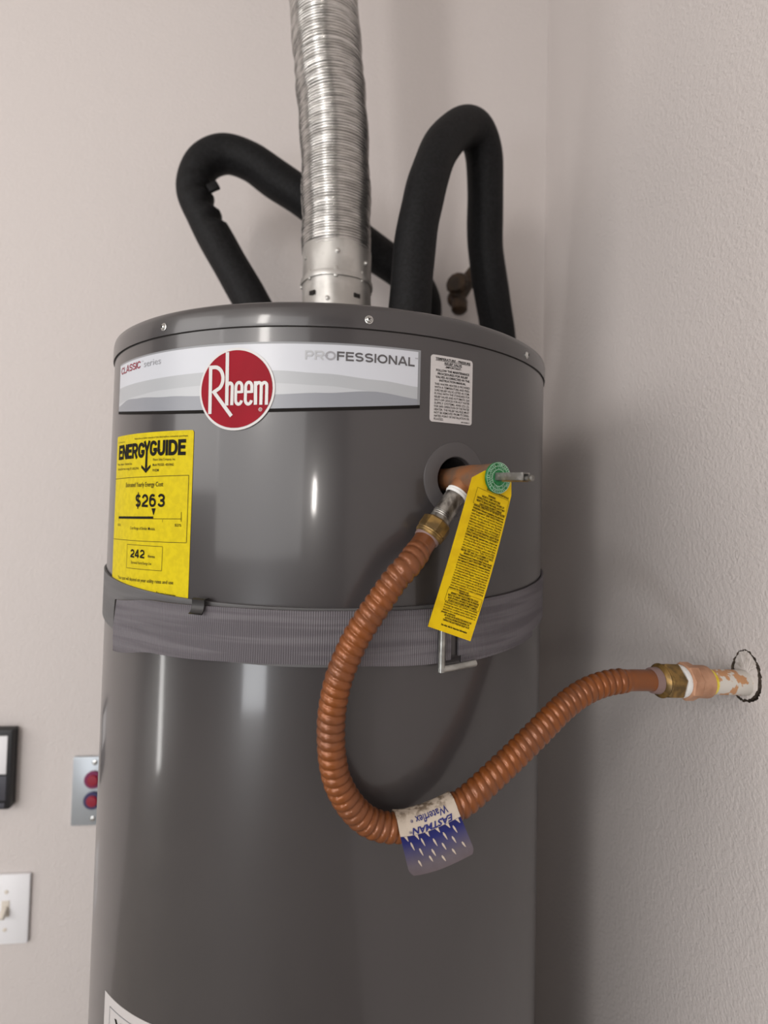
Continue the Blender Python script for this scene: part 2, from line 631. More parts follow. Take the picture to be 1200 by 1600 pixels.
wall_r = holed_wall()
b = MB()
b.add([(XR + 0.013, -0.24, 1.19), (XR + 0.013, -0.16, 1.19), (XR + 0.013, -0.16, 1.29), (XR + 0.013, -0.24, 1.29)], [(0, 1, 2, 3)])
b.build('wall_cavity', m_dark, wall_r, smooth=False)  # near-black sheet; the shade inside the hole is painted into its colour
# broken plaster plug round the pipe
b = MB()
loop = ragged(PLUG, 0.0006, 9)
cy_ = sum(p[0] for p in loop) / len(loop)
cz_ = sum(p[1] for p in loop) / len(loop)
rnd = random.Random(3)
vs, fs = [], []
rings = (1.0, 0.8, 0.6, 0.4, 0.2)
for k, q in enumerate(rings):
    for (y, z) in loop:
        vs.append((XR + 0.0006 - (rnd.uniform(0.0, 0.0008) if k else 0), cy_ + (y - cy_) * q, cz_ + (z - cz_) * q))
n = len(loop)
for k in range(len(rings) - 1):
    for i in range(n):
        fs.append((k * n + i, k * n + (i + 1) % n, (k + 1) * n + (i + 1) % n, (k + 1) * n + i))
fs.append(tuple((len(rings) - 1) * n + i for i in range(n)))
m0 = len(vs)
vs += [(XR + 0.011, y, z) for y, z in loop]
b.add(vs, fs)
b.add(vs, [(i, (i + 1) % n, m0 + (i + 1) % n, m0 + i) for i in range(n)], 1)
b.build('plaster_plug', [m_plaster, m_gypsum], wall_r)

b = MB()
b.add([(-4.5, YB, 0), (XR, YB, 0), (XR, YB, ZC), (-4.5, YB, ZC)], [(0, 1, 2, 3)])
struct(b.build('wall_back', m_wall, smooth=False))
b = MB()
b.add([(-4.5, -4, 0), (XR, -4, 0), (XR, YB, 0), (-4.5, YB, 0)], [(0, 1, 2, 3)])
struct(b.build('floor', m_floor, smooth=False))
b = MB()
b.add([(-4.5, -4, ZC), (XR, -4, ZC), (XR, YB, ZC), (-4.5, YB, ZC)], [(0, 1, 2, 3)])
struct(b.build('ceiling', m_ceil, smooth=False))

# ------------------------------------------------------------------ water heater
heater = thing('water_heater', 'tall grey cylindrical water heater with red round emblem and yellow energy label', 'water heater', (0, 0, 0))
HZ = 1.4165                                   # relief valve opening
HA = radians(24)
HS = R * HA
b = MB()
prof = [(0.0, R - 0.01), (0.006, R), (0.02, R), (1.2, R), (1.5345, R)]
nseg = 192
# body shell with a real round opening for the relief valve
rows_z = [0.0, 0.02, 0.5, 0.9, 1.1, 1.25, 1.35, 1.38, 1.39, 1.40, 1.41, 1.4165, 1.423, 1.433, 1.443, 1.453, 1.48, 1.5, 1.52, 1.5365]
vs = []
for z in rows_z:
    for k in range(nseg):
        a = 2 * pi * k / nseg
        vs.append(((R - (0.008 if z == 0 else 0)) * sin(a), -(R - (0.008 if z == 0 else 0)) * cos(a), z))
fs = []
for i in range(len(rows_z) - 1):
    for k in range(nseg):
        a = 2 * pi * (k + 0.5) / nseg
        da = (a - HA + pi) % (2 * pi) - pi
        zc = 0.5 * (rows_z[i] + rows_z[i + 1])
        if abs(da * R) < 0.0275 and 1.389 < zc < 1.444:
            continue                          # left open; filled by the round-holed patch below
        p, q = i * nseg + k, i * nseg + (k + 1) % nseg
        fs.append((p, q, q + nseg, p + nseg))
fs.append(tuple(range(nseg - 1, -1, -1)))
b.add(vs, fs)
# patch between the square gap and the round opening
kk = [k for k in range(nseg) if abs(((2 * pi * (k + 0.5) / nseg - HA + pi) % (2 * pi) - pi) * R) < 0.0275]
sA, sB = R * 2 * pi * kk[0] / nseg, R * 2 * pi * (kk[-1] + 1) / nseg
zA, zB = 1.39, 1.443
ro = 0.0190
N = 64
vs, fs = [], []
angs = sorted([2 * pi * k / 60 for k in range(60)] + [math.atan2(zz - HZ, ss - HS) % (2 * pi) for ss in (sA, sB) for zz in (zA, zB)])
for th in angs:
    dx, dz = cos(th), sin(th)
    tx = ((sB - HS) if dx > 0 else (HS - sA)) / max(1e-9, abs(dx))
    tz = ((zB - HZ) if dz > 0 else (HZ - zA)) / max(1e-9, abs(dz))
    t = min(tx, tz)
    for q in (0.0, 0.5, 1.0):
        rr = ro + (t - ro) * q
        vs.append(tank_pt(HS + dx * rr, HZ + dz * rr))
    a = HA + dx * ro / R
    vs.append(((R - 0.045) * sin(a), -(R - 0.045) * cos(a), HZ + dz * ro))
for k in range(N):
    j = (k + 1) % N
    for q in (0, 1):
        fs.append((4 * k + q, 4 * j + q, 4 * j + q + 1, 4 * k + q + 1))
b.add(vs, fs, 0)
fs = [(4 * k, 4 * k + 3, 4 * ((k + 1) % N) + 3, 4 * ((k + 1) % N)) for k in range(N)] + [tuple(4 * k + 3 for k in range(N))]
b.add(vs, fs, 1)
b.build('tank_body', [m_tank, m_dark], heater, smooth=50)

b = MB()
lathe(b, (0, 0, 0), (0, 0, 1), [(1.5365, R - 0.0008), (1.5335, R + 0.0006), (1.5333, R + 0.0013), (1.536, R + 0.0017), (1.547, R + 0.0016), (1.5512, R + 0.0008), (1.5532, R - 0.002), (1.5540, R - 0.006), (1.5530, R - 0.012), (1.5525, 0.06), (1.5525, 0.001)], n=192)
b.build('top_cap', m_tank, heater, smooth=50)
b = MB()
lathe(b, (0, 0, 0), (0, 0, 1), [(1.5325, R + 0.0002), (1.5333, R + 0.0004)], n=192, capA=False, capB=False)
b.build('seam', m_dark, heater)

for ph in (-36.06, 5.44, 46.14, 90, 135, 180, 225):
    b = MB()
    a = radians(ph)
    c = Vector(((R + 0.0014) * sin(a), -(R + 0.0014) * cos(a), 1.5403))
    nrm = Vector((sin(a), -cos(a), 0))
    lathe(b, c, nrm, [(0, 0.0034), (0.0008, 0.0034), (0.0010, 0.0027), (0.0021, 0.0021), (0.0026, 0.0012), (0.0027, 0.0002)], n=20)
    t_ = Vector((cos(a), sin(a), 0))
    for q in (0.6, 0.6 + pi / 2):
        dx = t_ * cos(q) + Vector((0, 0, 1)) * sin(q)
        bevel_box(b, c + nrm * 0.0027, dx, nrm.cross(dx), nrm, 0.0014, 0.0003, 0.0002, 0, 1)
    b.build('screw', [m_screw, m_dark], heater)

# plastic ring round the valve opening
b = MB()
vs, fs = [], []
prof = [(0.0186, -0.004), (0.0186, 0.0008), (0.0192, 0.0014), (0.0202, 0.0015), (0.0300, 0.0013), (0.0310, 0.0009), (0.0314, 0.0000)]
for k in range(96):
    th = 2 * pi * k / 96
    for rr, off in prof:
        vs.append(tank_pt(HS + cos(th) * rr, HZ + sin(th) * rr, off))
m = len(prof)
for k in range(96):
    j = (k + 1) % 96
    for q in range(m - 1):
        fs.append((k * m + q, j * m + q, j * m + q + 1, k * m + q + 1))
b.add(vs, fs)
b.build('valve_escutcheon', mat('grey_plastic_ring', srgb(74, 71, 72), 0.42), heater)

# ---- brand band
def on(off):
    return lambda s, z: tank_pt(s, z, off)


zbot = lambda s: 1.4670 + 0.0084 * ((s + 0.088) / 0.153) ** 2
zblk = lambda s: zbot(s) - 0.0027
sw1 = interp([(-0.242, 1.4972), (-0.187, 1.4972), (-0.08, 1.4982), (-0.05, 1.4977), (-0.011, 1.4959), (0.032, 1.4930), (0.0680, 1.4902)])
sw2 = interp([(-0.242, 1.4828), (-0.2, 1.4850), (-0.16, 1.4866), (-0.08, 1.4878), (-0.05, 1.4876), (-0.011, 1.4863), (0.0295, 1.4836), (0.0680, 1.4803)])
sw3 = interp([(-0.242, 1.4800), (-0.215, 1.4838), (-0.194, 1.4828), (-0.151, 1.4804), (-0.114, 1.4788), (-0.05, 1.4787), (-0.011, 1.4806), (0.029, 1.4836), (0.0680, 1.4880)])
lo = lambda s: max(zbot(s), min(sw2(s), sw3(s)))
hi2 = lambda s: max(lo(s), sw2(s))
b = MB()
tank_sheet(b, -0.2440, 0.0683, zbot, 1.5206, 0.0004, 0, thick=0.0004)
band_ = b.build('brand_band', m_silver, heater)
band = b
for nm, mt, fa, fb, off, a0, a1 in (('white_field', m_band_white, sw1, lambda s: 1.5190, 0.0006, -0.2425, 0.0660),
                                    ('light_swoosh', m_band_g1, sw2, sw1, 0.0006, -0.2425, 0.0660),
                                    ('pale_swoosh', m_band_g2, lo, hi2, 0.0006, -0.2425, 0.0660),
                                    ('grey_swoosh', m_band_g3, zbot, lo, 0.0006, -0.2425, 0.0660),
                                    ('black_stripe', m_black, zblk, zbot, 0.0005, -0.2440, 0.0683)):
    b = MB()
    tank_sheet(b, a0, a1, fa, fb, off)
    b.build(nm, mt, band_, smooth=60)
b = MB()
F = on(0.0009)
xs = -0.2378
for ch, wd in (('C', 0.0076), ('L', 0.0056), ('A', 0.0076), ('S', 0.0066), ('S', 0.0066), ('I', 0.0012), ('C', 0.0076)):
    letter(b, ch, xs, 1.5097, wd, 0.0066, 0.0012, F, 0)
    xs += wd + 0.0005
text(b, '™', -0.1905, -0.1880, 1.5142, 0.0015, F, 1)
text(b, 'series', -0.1865, -0.1612, 1.5096, 0.0060, F, 1, 0.0)
b.build('series_lettering', [m_darkred, m_paleink], band_, smooth=False)
b = MB()
xs = -0.0256
for ch, wd, mi in (('P', 0.0066, 0), ('R', 0.0073, 0), ('O', 0.0082, 2), ('F', 0.0060, 1), ('E', 0.0063, 1), ('S', 0.0068, 1), ('S', 0.0068, 1), ('I', 0.0015, 1), ('O', 0.0082, 1), ('N', 0.0070, 1), ('A', 0.0077, 1), ('L', 0.0056, 1)):
    letter(b, ch, xs, 1.5066, wd, 0.0072, 0.0014, F, mi)
    xs += wd + 0.00095
text(b, '™', 0.0632, 0.0654, 1.5124, 0.0015, F, 1)
b.build('professional_lettering', [m_midgrey2, m_darkgrey, m_midgrey], band_, smooth=False)

# ---- round emblem
CS, CZ = -0.0815, 1.4831
def disc(mb, rx, rz, off, mi=0, edge=0.0):
    N = 72
    vs, fs = [], []
    for q in (0.0, 0.35, 0.7, 1.0):
        for k in range(N):
            th = 2 * pi * k / N
            vs.append(tank_pt(CS + cos(th) * rx * q, CZ + sin(th) * rz * q, off))
    if edge:
        for k in range(N):
            th = 2 * pi * k / N
            vs.append(tank_pt(CS + cos(th) * rx, CZ + sin(th) * rz, off - edge))
    for i in range(4 if edge else 3):
        for k in range(N):
            fs.append((i * N + k, i * N + (k + 1) % N, (i + 1) * N + (k + 1) % N, (i + 1) * N + k))
    mb.add(vs, fs, mi)


b = MB()
disc(b, 0.0330, 0.0331, 0.0014, 0, 0.0012)
emb = b.build('emblem', m_white, heater)
b = MB()
disc(b, 0.0311, 0.0311, 0.0017)
b.build('emblem_red_field', m_red, emb)
b = MB()
F = on(0.0020)
# tall R, tall h, two narrow e's and an m
stroke(b, [(-0.1041, 1.5025), (-0.1034, 1.4634)], 0.0031, F)
stroke(b, [(-0.1052, 1.5012)] + [(-0.1003, 1.5012)] + arc(-0.1003, 1.4915, 0.0080, 0.0097, 88, -50, 16) + [(-0.1000, 1.4812)], 0.0030, F)
stroke(b, [(-0.1012, 1.4822), (-0.0838, 1.4614)], 0.0030, F)
stroke(b, [(-0.0891, 1.5128), (-0.0882, 1.4699)], 0.0030, F)
stroke(b, arc(-0.0860, 1.4848, 0.0022, 0.0030, 165, 0, 8) + [(-0.0838, 1.4701)], 0.0027, F)
for cx in (-0.0780, -0.0697):
    stroke(b, [(cx - 0.0025, 1.4801)] + seg((cx - 0.0022, 1.4805), (cx + 0.0025, 1.4805), 3), 0.0020, F)
    stroke(b, [(cx + 0.0026, 1.4797)] + arc(cx, 1.4845, 0.0026, 0.0036, 0, 180, 10) + arc(cx, 1.4744, 0.0026, 0.0036, 180, 350, 10), 0.0025, F)
stroke(b, [(-0.0642, 1.4888), (-0.0637, 1.4702)], 0.0027, F)
stroke(b, arc(-0.0614, 1.4853, 0.0020, 0.0025, 165, 0, 8) + [(-0.0593, 1.4702)], 0.0025, F)
stroke(b, arc(-0.0569, 1.4853, 0.0020, 0.0025, 170, 0, 8) + [(-0.0548, 1.4702)], 0.0025, F)
stroke(b, arc(-0.0596, 1.4665, 0.0013, 0.0013, 0, 360, 16), 0.0004, F)
text(b, 'R', -0.06015, -0.0590, 1.4658, 0.0014, F)
b.build('emblem_lettering', m_white, emb, smooth=False)

# ---- yellow energy label
L0, L1 = -0.2440, -0.1198
b = MB()
tank_sheet(b, L0, L1, 1.3020, 1.4512, 0.0004, 0, corner=0.0022, thick=0.0004)
elab = b.build('energy_label', m_yellow, heater)
b = MB()
F = on(0.0008)
text(b, 'U.S. Government', -0.2385, -0.2200, 1.4447, 0.0013, F, 1)
text(b, 'Federal law prohibits removal of this label before consumer purchase', -0.1985, -0.1257, 1.4459, 0.0016, F, 1, 0.004)
x = -0.2355
for ch, wd in (('E', 0.0098), ('N', 0.0108), ('E', 0.0098), ('R', 0.0104), ('G', 0.0108)):
    letter(b, ch, x, 1.4288 + (x + 0.2355) * 0.01, wd, 0.0136, 0.0030, F)
    x += wd + 0.0009
x = -0.1722
for ch, wd in (('G', 0.0102), ('U', 0.0098), ('I', 0.0030), ('D', 0.0104), ('E', 0.0085)):
    letter(b, ch, x, 1.4306, wd, 0.0132, 0.0029, F)
    x += wd + 0.0007
stroke(b, [(-0.1806, 1.4438), (-0.1770, 1.4358)], 0.0028, F)
stroke(b, [(-0.1730, 1.4438), (-0.1766, 1.4358)], 0.0028, F)
stroke(b, [(-0.1768, 1.4366), (-0.1770, 1.4215)], 0.0028, F)
b.add([F(-0.1845, 1.4230), F(-0.1770, 1.4190), F(-0.1770, 1.4160), F(-0.1845, 1.4205)], [(0, 1, 2, 3)])
b.add([F(-0.1704, 1.4232), F(-0.1770, 1.4190), F(-0.1770, 1.4160), F(-0.1704, 1.4208)], [(0, 1, 2, 3)])
b.add([F(-0.1787, 1.4222), F(-0.1770, 1.4160), F(-0.1752, 1.4222)], [(0, 1, 2)])
text(b, 'Water Heater - Natural Gas', -0.2376, -0.2020, 1.4236, 0.0021, F, 1, 0.006)
text(b, 'Capacity (first hour rating): 81 GALLONS', -0.2370, -0.1890, 1.4192, 0.0021, F, 1, 0.006)
text(b, 'Rheem Sales Company, Inc.', -0.1670, -0.1385, 1.4265, 0.0021, F, 1, 0.004)
text(b, 'Model: PROG50 - 42N RH62', -0.1672, -0.1402, 1.4219, 0.0022, F, 1, 0.006)
text(b, 'RHEEM', -0.1669, -0.1588, 1.4172, 0.0022, F, 1, 0.004)
stroke(b, seg((-0.2440, 1.4110), (-0.1232, 1.4140), 40), 0.0004, F, 1)
stroke(b, seg((-0.1232, 1.4140), (-0.1232, 1.3590), 2), 0.0004, F, 1)
stroke(b, seg((-0.1232, 1.3590), (-0.2430, 1.3545), 40), 0.0004, F, 1)
text(b, 'Estimated Yearly Energy Cost', -0.2130, -0.1522, 1.4034, 0.0042, F, 1, 0.004, slope=0.02)
for ch, x, wd in (('S', -0.1922, 0.0086), ('2', -0.1814, 0.0092), ('6', -0.1702, 0.0092), ('3', -0.1586, 0.0092)):
    letter(b, ch, x, 1.3862 + (x + 0.19) * 0.03, wd, 0.0112, 0.0021, F)
stroke(b, [(-0.1879, 1.3845), (-0.1879, 1.3990)], 0.0012, F)
b.add([F(-0.1664, 1.3856), F(-0.1610, 1.3859), F(-0.1634, 1.3797)], [(0, 1, 2)])
stroke(b, seg((-0.2284, 1.3752), (-0.1637, 1.3778), 24), 0.0021, F, 0)
stroke(b, seg((-0.1640, 1.3768), (-0.1297, 1.3781), 12), 0.0004, F, 0)
stroke(b, [(-0.1298, 1.3838), (-0.1296, 1.3759)], 0.0004, F, 0)
stroke(b, [(-0.2284, 1.3800), (-0.2284, 1.3720)], 0.0004, F, 1)
for sx in (-0.2056, -0.1513):
    stroke(b, [(sx, 1.3768), (sx, 1.3745)], 0.0003, F, 1)
text(b, '$235', -0.2303, -0.2225, 1.3676, 0.0021, F, 1, 0.004)
text(b, '$275', -0.1366, -0.1294, 1.3718, 0.0022, F, 0, 0.004)
text(b, 'Cost Range of Similar Models', -0.2005, -0.1609, 1.3660, 0.0026, F, 1, 0.004, slope=0.03)
for a_, b_ in (((-0.2050, 1.3523), (-0.1500, 1.3542)), ((-0.1500, 1.3542), (-0.1502, 1.3340)), ((-0.1502, 1.3340), (-0.2050, 1.3314)), ((-0.2050, 1.3314), (-0.2050, 1.3523))):
    stroke(b, seg(a_, b_, 18), 0.00035, F, 1)
for ch, x in (('2', -0.1978), ('4', -0.1898), ('2', -0.1812)):
    letter(b, ch, x, 1.3414 + (x + 0.1978) * 0.05, 0.0067, 0.0074, 0.0015, F)
text(b, 'therms', -0.1693, -0.1594, 1.3438, 0.0024, F, 1, 0.012)
text(b, 'Estimated Yearly Energy Use', -0.1961, -0.1639, 1.3360, 0.0024, F, 1, 0.004, slope=0.05)
text(b, 'Your cost will depend on your utility rates and use', -0.2235, -0.1358, 1.3194, 0.0032, F, 1, 0.004, slope=0.055)
text(b, 'ftc.gov/energy', -0.1560, -0.1330, 1.3142, 0.0024, F, 1, 0.006)
b.build('energy_lettering', [m_black, m_ink_soft], elab, smooth=False)

# ---- white valve label
b = MB()
tank_sheet(b, 0.0777, 0.1206, 1.4632, 1.5190, 0.0004, 0, corner=0.0026, thick=0.0004)
vlab = b.build('valve_label', m_paper, heater)
b = MB()
F = on(0.0007)
T1 = [('TEMPERATURE - PRESSURE', 0.0819, 0.1176, 1.5150, 0.0020), ('RELIEF VALVE', 0.0907, 0.1083, 1.5119, 0.0019), ('-IMPORTANT-', 0.0913, 0.1081, 1.5089, 0.0018),
      ('FOLLOW THE MAINTENANCE', 0.0827, 0.1165, 1.5054, 0.0020), ('PROCEDURES FOR RELIEF', 0.0841, 0.1150, 1.5026, 0.0019), ('VALVES AS DIRECTED IN THE', 0.0823, 0.1170, 1.4998, 0.0019), ('INSTRUCTION MANUAL', 0.0859, 0.1130, 1.4970, 0.0019)]
for i, (t, a, c, z, h) in enumerate(T1):
    text(b, t, a, c, z, h, F, 0, 0.022)
    if i < 2:
        stroke(b, seg((a, z - 0.0005), (c, z - 0.0005), 14), 0.0003, F, 0)
T2 = ['THIS WATER HEATER IS PROVIDED', 'WITH A TEMPERATURE AND PRES-', 'SURE RELIEF VALVE LISTED AS COM-', 'PLYING WITH THE STANDARD FOR', 'RELIEF VALVES AND AUTOMATIC GAS', 'SHUT-OFF DEVICES FOR HOT WATER', 'SUPPLY SYSTEMS, ANSI Z21.22.', 'FOR SAFE OPERATION OF THE WATER', 'HEATER, THE RELIEF VALVE(S) MUST', 'NOT BE REMOVED FROM ITS DESIG-', 'NATED POINT OF INSTALLATION OR']
for i, t in enumerate(T2):
    text(b, t, 0.0815, 0.1174, 1.4939 - i * 0.00265, 0.0019, F, 1, 0.006)
text(b, 'PLUGGED.', 0.0814, 0.0906, 1.4939 - 11 * 0.00265, 0.0019, F, 1, 0.006)
text(b, 'AP10088-3', 0.1084, 0.1176, 1.4643, 0.0012, F, 1, 0.006)
b.build('valve_label_lettering', [m_black, m_ink_soft], vlab, smooth=False)

# ---- large white instruction label low on the tank
P0 = R * radians(-49.42)
wtop = lambda s: 0.9572 + (s - P0) * 0.185
b = MB()
tank_sheet(b, P0, P0 + 0.20, 0.70, wtop, 0.0004, 0, thick=0.0004)
ilab = b.build('instruction_label', m_paper, heater)
b = MB()
F = on(0.0008)
stroke(b, seg((P0 + 0.012, 0.700), (P0 + 0.012, 0.9515), 4), 0.0006, F, 1)
stroke(b, seg((P0 + 0.012, 0.9515), (P0 + 0.190, 0.9845), 60), 0.0006, F, 1)
text(b, 'WARNING', P0 + 0.022, P0 + 0.120, 0.9395, 0.0085, F, 0, 0.03, slope=0.185)
b.build('instruction_lettering', [m_black, m_paleink], ilab, smooth=False)

# ------------------------------------------------------------------ strap round the tank
strap = thing('tank_strap', 'grey woven strap cinched round the water heater with a metal buckle', 'strap', (0, -R, 1.29))
dg = lambda s: math.degrees(s / R)
btop = lambda s: 1.3128 + 0.0080 * min(1.0, ((dg(s) - 4) / 70) ** 2)
b = MB()
tank_sheet(b, R * radians(-180), R * radians(22), lambda s: btop(s) - 0.0450, btop, 0.0022, rows=2, step=0.004, thick=0.0018)
b.build('strap_band', m_strap_smooth, strap)
b = MB()
tank_sheet(b, R * radians(25.0), R * radians(180), lambda s: btop(s) - 0.0452 + 0.001, btop, 0.0026, rows=2, step=0.004, thick=0.0018)
b.build('strap_band', m_strap, strap)
b = MB()
tt = interp([(-46.6, 1.3046), (-34, 1.3102), (-13, 1.3117), (-2, 1.3117), (19.6, 1.3112)])
tb = interp([(-46.0, 1.2602), (-34, 1.2672), (-13, 1.2708), (-2, 1.2710), (19.6, 1.2668)])
def tail_off(s):
    return 0.0062 + 0.004 * max(0, (-38 - dg(s)) / 8.6) ** 1.5
vs, uvs, fs = [], [], []
n = 150
s0, s1 = R * radians(-46.4), R * radians(19.9)
rows = 4
for th in (0.0, 0.0016):
    for k in range(n + 1):
        s = s0 + (s1 - s0) * k / n
        for q in range(rows + 1):
            z = tb(dg(s)) + (tt(dg(s)) - tb(dg(s))) * q / rows
            edge = 0.0012 * (1 if k == 0 else 0)
            bow = -0.0016 * (1 - (2 * q / rows - 1) ** 2) * max(0, (-40 - dg(s)) / 6.6)
            vs.append(tank_pt(s + bow, z, tail_off(s) - th + 0.0006 * sin(s * 60 + q)))
            uvs.append((s, z))
r1 = rows + 1
m = (n + 1) * r1
for k in range(n):
    for q in range(rows):
        a = k * r1 + q
        fs.append((a, a + r1, a + r1 + 1, a + 1))
        fs.append((m + a, m + a + 1, m + a + r1 + 1, m + a + r1))
    for q in (0, rows):
        a = k * r1 + q
        fs.append((a, a + r1, m + a + r1, m + a))
for q in range(rows):
    for k in (0, n):
        a = k * r1 + q
        fs.append((a, a + 1, m + a + 1, m + a))
b.add(vs, fs, 0, uvs)
o = b.build('strap_tail', m_strap, strap)
tail_ = o
# dark heat-sealed end of the tail
b = MB()
pts = []
for q in range(9):
    z = tb(-46.4) + (tt(-46.4) - tb(-46.4)) * q / 8
    bow = -0.0016 * (1 - (2 * q / 8 - 1) ** 2)
    pts.append(Vector(tank_pt(s0 + bow - 0.0003, z, tail_off(s0) - 0.0006)))
sweep(b, pts, lambda s, t: 0.0009, 8)
b.build('sealed_end', m_dark, tail_)
b = MB()
fo = lambda s: btop(s) - 0.0450 - 0.0065
tank_sheet(b, R * radians(26), R * radians(52.9), fo, lambda s: fo(s) + 0.030, 0.0012, step=0.004, thick=0.001)
b.build('strap_fold', m_strap, strap)
b = MB()
# buckle: one bent wire rectangle with a middle bar
def bk(ph, z, off=0.0098):
    return Vector(tank_pt(R * radians(ph), z, off))
zl, zt_ = 1.2632, 1.3165
loop = []
for (p0, z0), (p1, z1) in zip(((20.1, zl), (28.3, zl), (28.3, zt_), (20.1, zt_)), ((28.3, zl), (28.3, zt_), (20.1, zt_), (20.1, zl))):
    for k in range(10):
        t = k / 10
        loop.append(bk(p0 + (p1 - p0) * t, z0 + (z1 - z0) * t))
loop.append(loop[0].copy())
for (p0, z0), (p1, z1), rr in (((20.1, zl - 0.002), (20.1, zt_ + 0.002), 0.0030), ((19.9, zl), (27.6, zl + 0.0006), 0.0030), ((19.9, zt_), (27.6, zt_), 0.0027)):
    n = 12
    pth = [bk(p0 + (p1 - p0) * k / n, z0 + (z1 - z0) * k / n) for k in range(n + 1)]
    sweep(b, pth, lambda s, t, rr=rr: rr * (1.0 if abs(sin(2 * t)) < 0.92 else 0.97), 14)
b.build('buckle', m_steel, strap)
b = MB()
tank_sheet(b, R * radians(21.0), R * radians(22.6), 1.2685, 1.312, 0.0066, thick=0.004)
b.build('strap_loop', m_strap, strap)
# small black clip on the upper edge of the tail
b = MB()
for z0, z1, off in ((1.3056, 1.3165, 0.0082),):
    P = [(0.0030, 1.3168), (0.0070, 1.3172), (0.0088, 1.3160), (0.0086, 1.3120), (0.0096, 1.3085), (0.0112, 1.3062), (0.0128, 1.3058)]
    vs, fs = [], []
    for side in (-24.95, -22.4):
        for off2, z in P:
            vs.append(tank_pt(R * radians(side), z, off2))
        for off2, z in P:
            vs.append(tank_pt(R * radians(side), z - 0.0006, off2 - 0.0010))
    m = len(P)
    for i in range(m - 1):
        fs += [(i, i + 1, 2 * m + i + 1, 2 * m + i), (m + i, 3 * m + i, 3 * m + i + 1, m + i + 1), (i, m + i, m + i + 1, i + 1), (2 * m + i, 2 * m + i + 1, 3 * m + i + 1, 3 * m + i)]
    fs += [(0, 2 * m, 3 * m, m), (m - 1, 2 * m - 1, 4 * m - 1, 3 * m - 1)]
    b.add(vs, fs)
b.build('strap_clip', m_blackmetal, strap)

# ------------------------------------------------------------------ relief valve
nv = Vector((sin(HA), -cos(HA), 0))
tv = Vector((cos(HA), sin(HA), 0))
zv = Vector((0, 0, 1))
vc = lambda rr: nv * rr + zv * HZ
valve = thing('relief_valve', 'bronze pressure relief valve with green disc and zinc lever on the heater side', 'valve', vc(R))
b = MB()
lathe(b, vc(0.206), nv, [(0, 0.0095), (0.036, 0.0095), (0.044, 0.0100), (0.052, 0.0108), (0.062, 0.0112), (0.075, 0.0110), (0.088, 0.0112), (0.0925, 0.0114), (0.0950, 0.0110)], n=36)
oa = radians(51)
od = (-tv * cos(oa) - zv * sin(oa)).normalized()
oc = vc(0.2655)
lathe(b, oc, od, [(0.0, 0.0088), (0.006, 0.0090), (0.0150, 0.0092), (0.0165, 0.0085)], n=32)
b.build('valve_body', m_bronze, valve, smooth=55)
b = MB()
lathe(b, oc + od * 0.0145, od, [(0, 0.0078), (0.0002, 0.0094), (0.0018, 0.0091), (0.0024, 0.0096), (0.0042, 0.0088), (0.0048, 0.0080)], n=28)
for q_ in range(5):
    a_ = 2.2 + q_ * 0.35
    _, u_, v_ = axis_frame(od)
    d_ = u_ * cos(a_) + v_ * sin(a_)
    st = oc + od * (0.0150 + 0.0006 * q_) + d_ * 0.0090
    sweep(b, [st, st + d_ * 0.0012 - od * 0.0006, st + d_ * (0.0020 + 0.0004 * (q_ % 3)) - od * 0.0014], lambda s_, t_: 0.00035, 6)
b.build('thread_tape', m_tape, valve)
b = MB()
lathe(b, oc + od * 0.0175, od, [(0, 0.0078), (0.001, 0.0086), (0.020, 0.0086), (0.0205, 0.0082), (0.0212, 0.0085), (0.022, 0.0081), (0.0228, 0.0085), (0.0236, 0.0081), (0.0244, 0.0085), (0.030, 0.0082)], n=32)
b.build('outlet_nipple', m_nipple, valve)
b = MB()
lathe(b, vc(0.3010), nv, [(0, 0.0105), (0.0002, 0.0119), (0.0016, 0.0121), (0.0022, 0.0117), (0.0023, 0.0040)], n=48)
dsk = b.build('disc', m_green, valve)
b = MB()
def ringtext(mb, s, rad, h, a0, a1, off):
    n = len(s)
    for i, ch in enumerate(s):
        if ch == ' ':
            continue
        a = radians(a0 + (a1 - a0) * (i + 0.5) / n)
        er = tv * cos(a) + zv * sin(a)
        et = tv * sin(a) - zv * cos(a)
        vs, fs, wd = glyphs(ch, 0.01)
        k = h / 0.729
        mb.add([vc(off) + er * (rad + y * k) + et * ((x - wd / 2) * k * 0.8) for x, y in vs], fs)
ringtext(b, 'TEMPERATURE AND PRESSURE RELIEF VALVE ', 0.0095, 0.0016, 100, -260, 0.30345)
ringtext(b, 'LIFT LEVER TO TEST ANNUALLY ', 0.0068, 0.0014, 100, -260, 0.30345)
for q in (0.0088, 0.0062, 0.0114):
    for k in range(48):
        a0, a1 = 2 * pi * k / 48, 2 * pi * (k + 1) / 48
        e0, e1 = tv * cos(a0) + zv * sin(a0), tv * cos(a1) + zv * sin(a1)
        b.add([vc(0.3034) + e0 * q, vc(0.3034) + e1 * q, vc(0.3034) + e1 * (q + 0.0003), vc(0.3034) + e0 * (q + 0.0003)], [(0, 1, 2, 3)])
b.build('disc_lettering', m_palegreen, dsk, smooth=False)
# lever: a folded tab with a slot, plus the stem it pulls
b = MB()
lz = HZ + 0.0006
ld = (nv * 0.995 - zv * 0.02).normalized()
lu = tv.cross(ld).normalized()
if lu.z < 0:
    lu = -lu
lc = nv * 0.3030 + zv * lz
def lev(x, y, z):
    return lc + ld * x + tv * y + lu * z
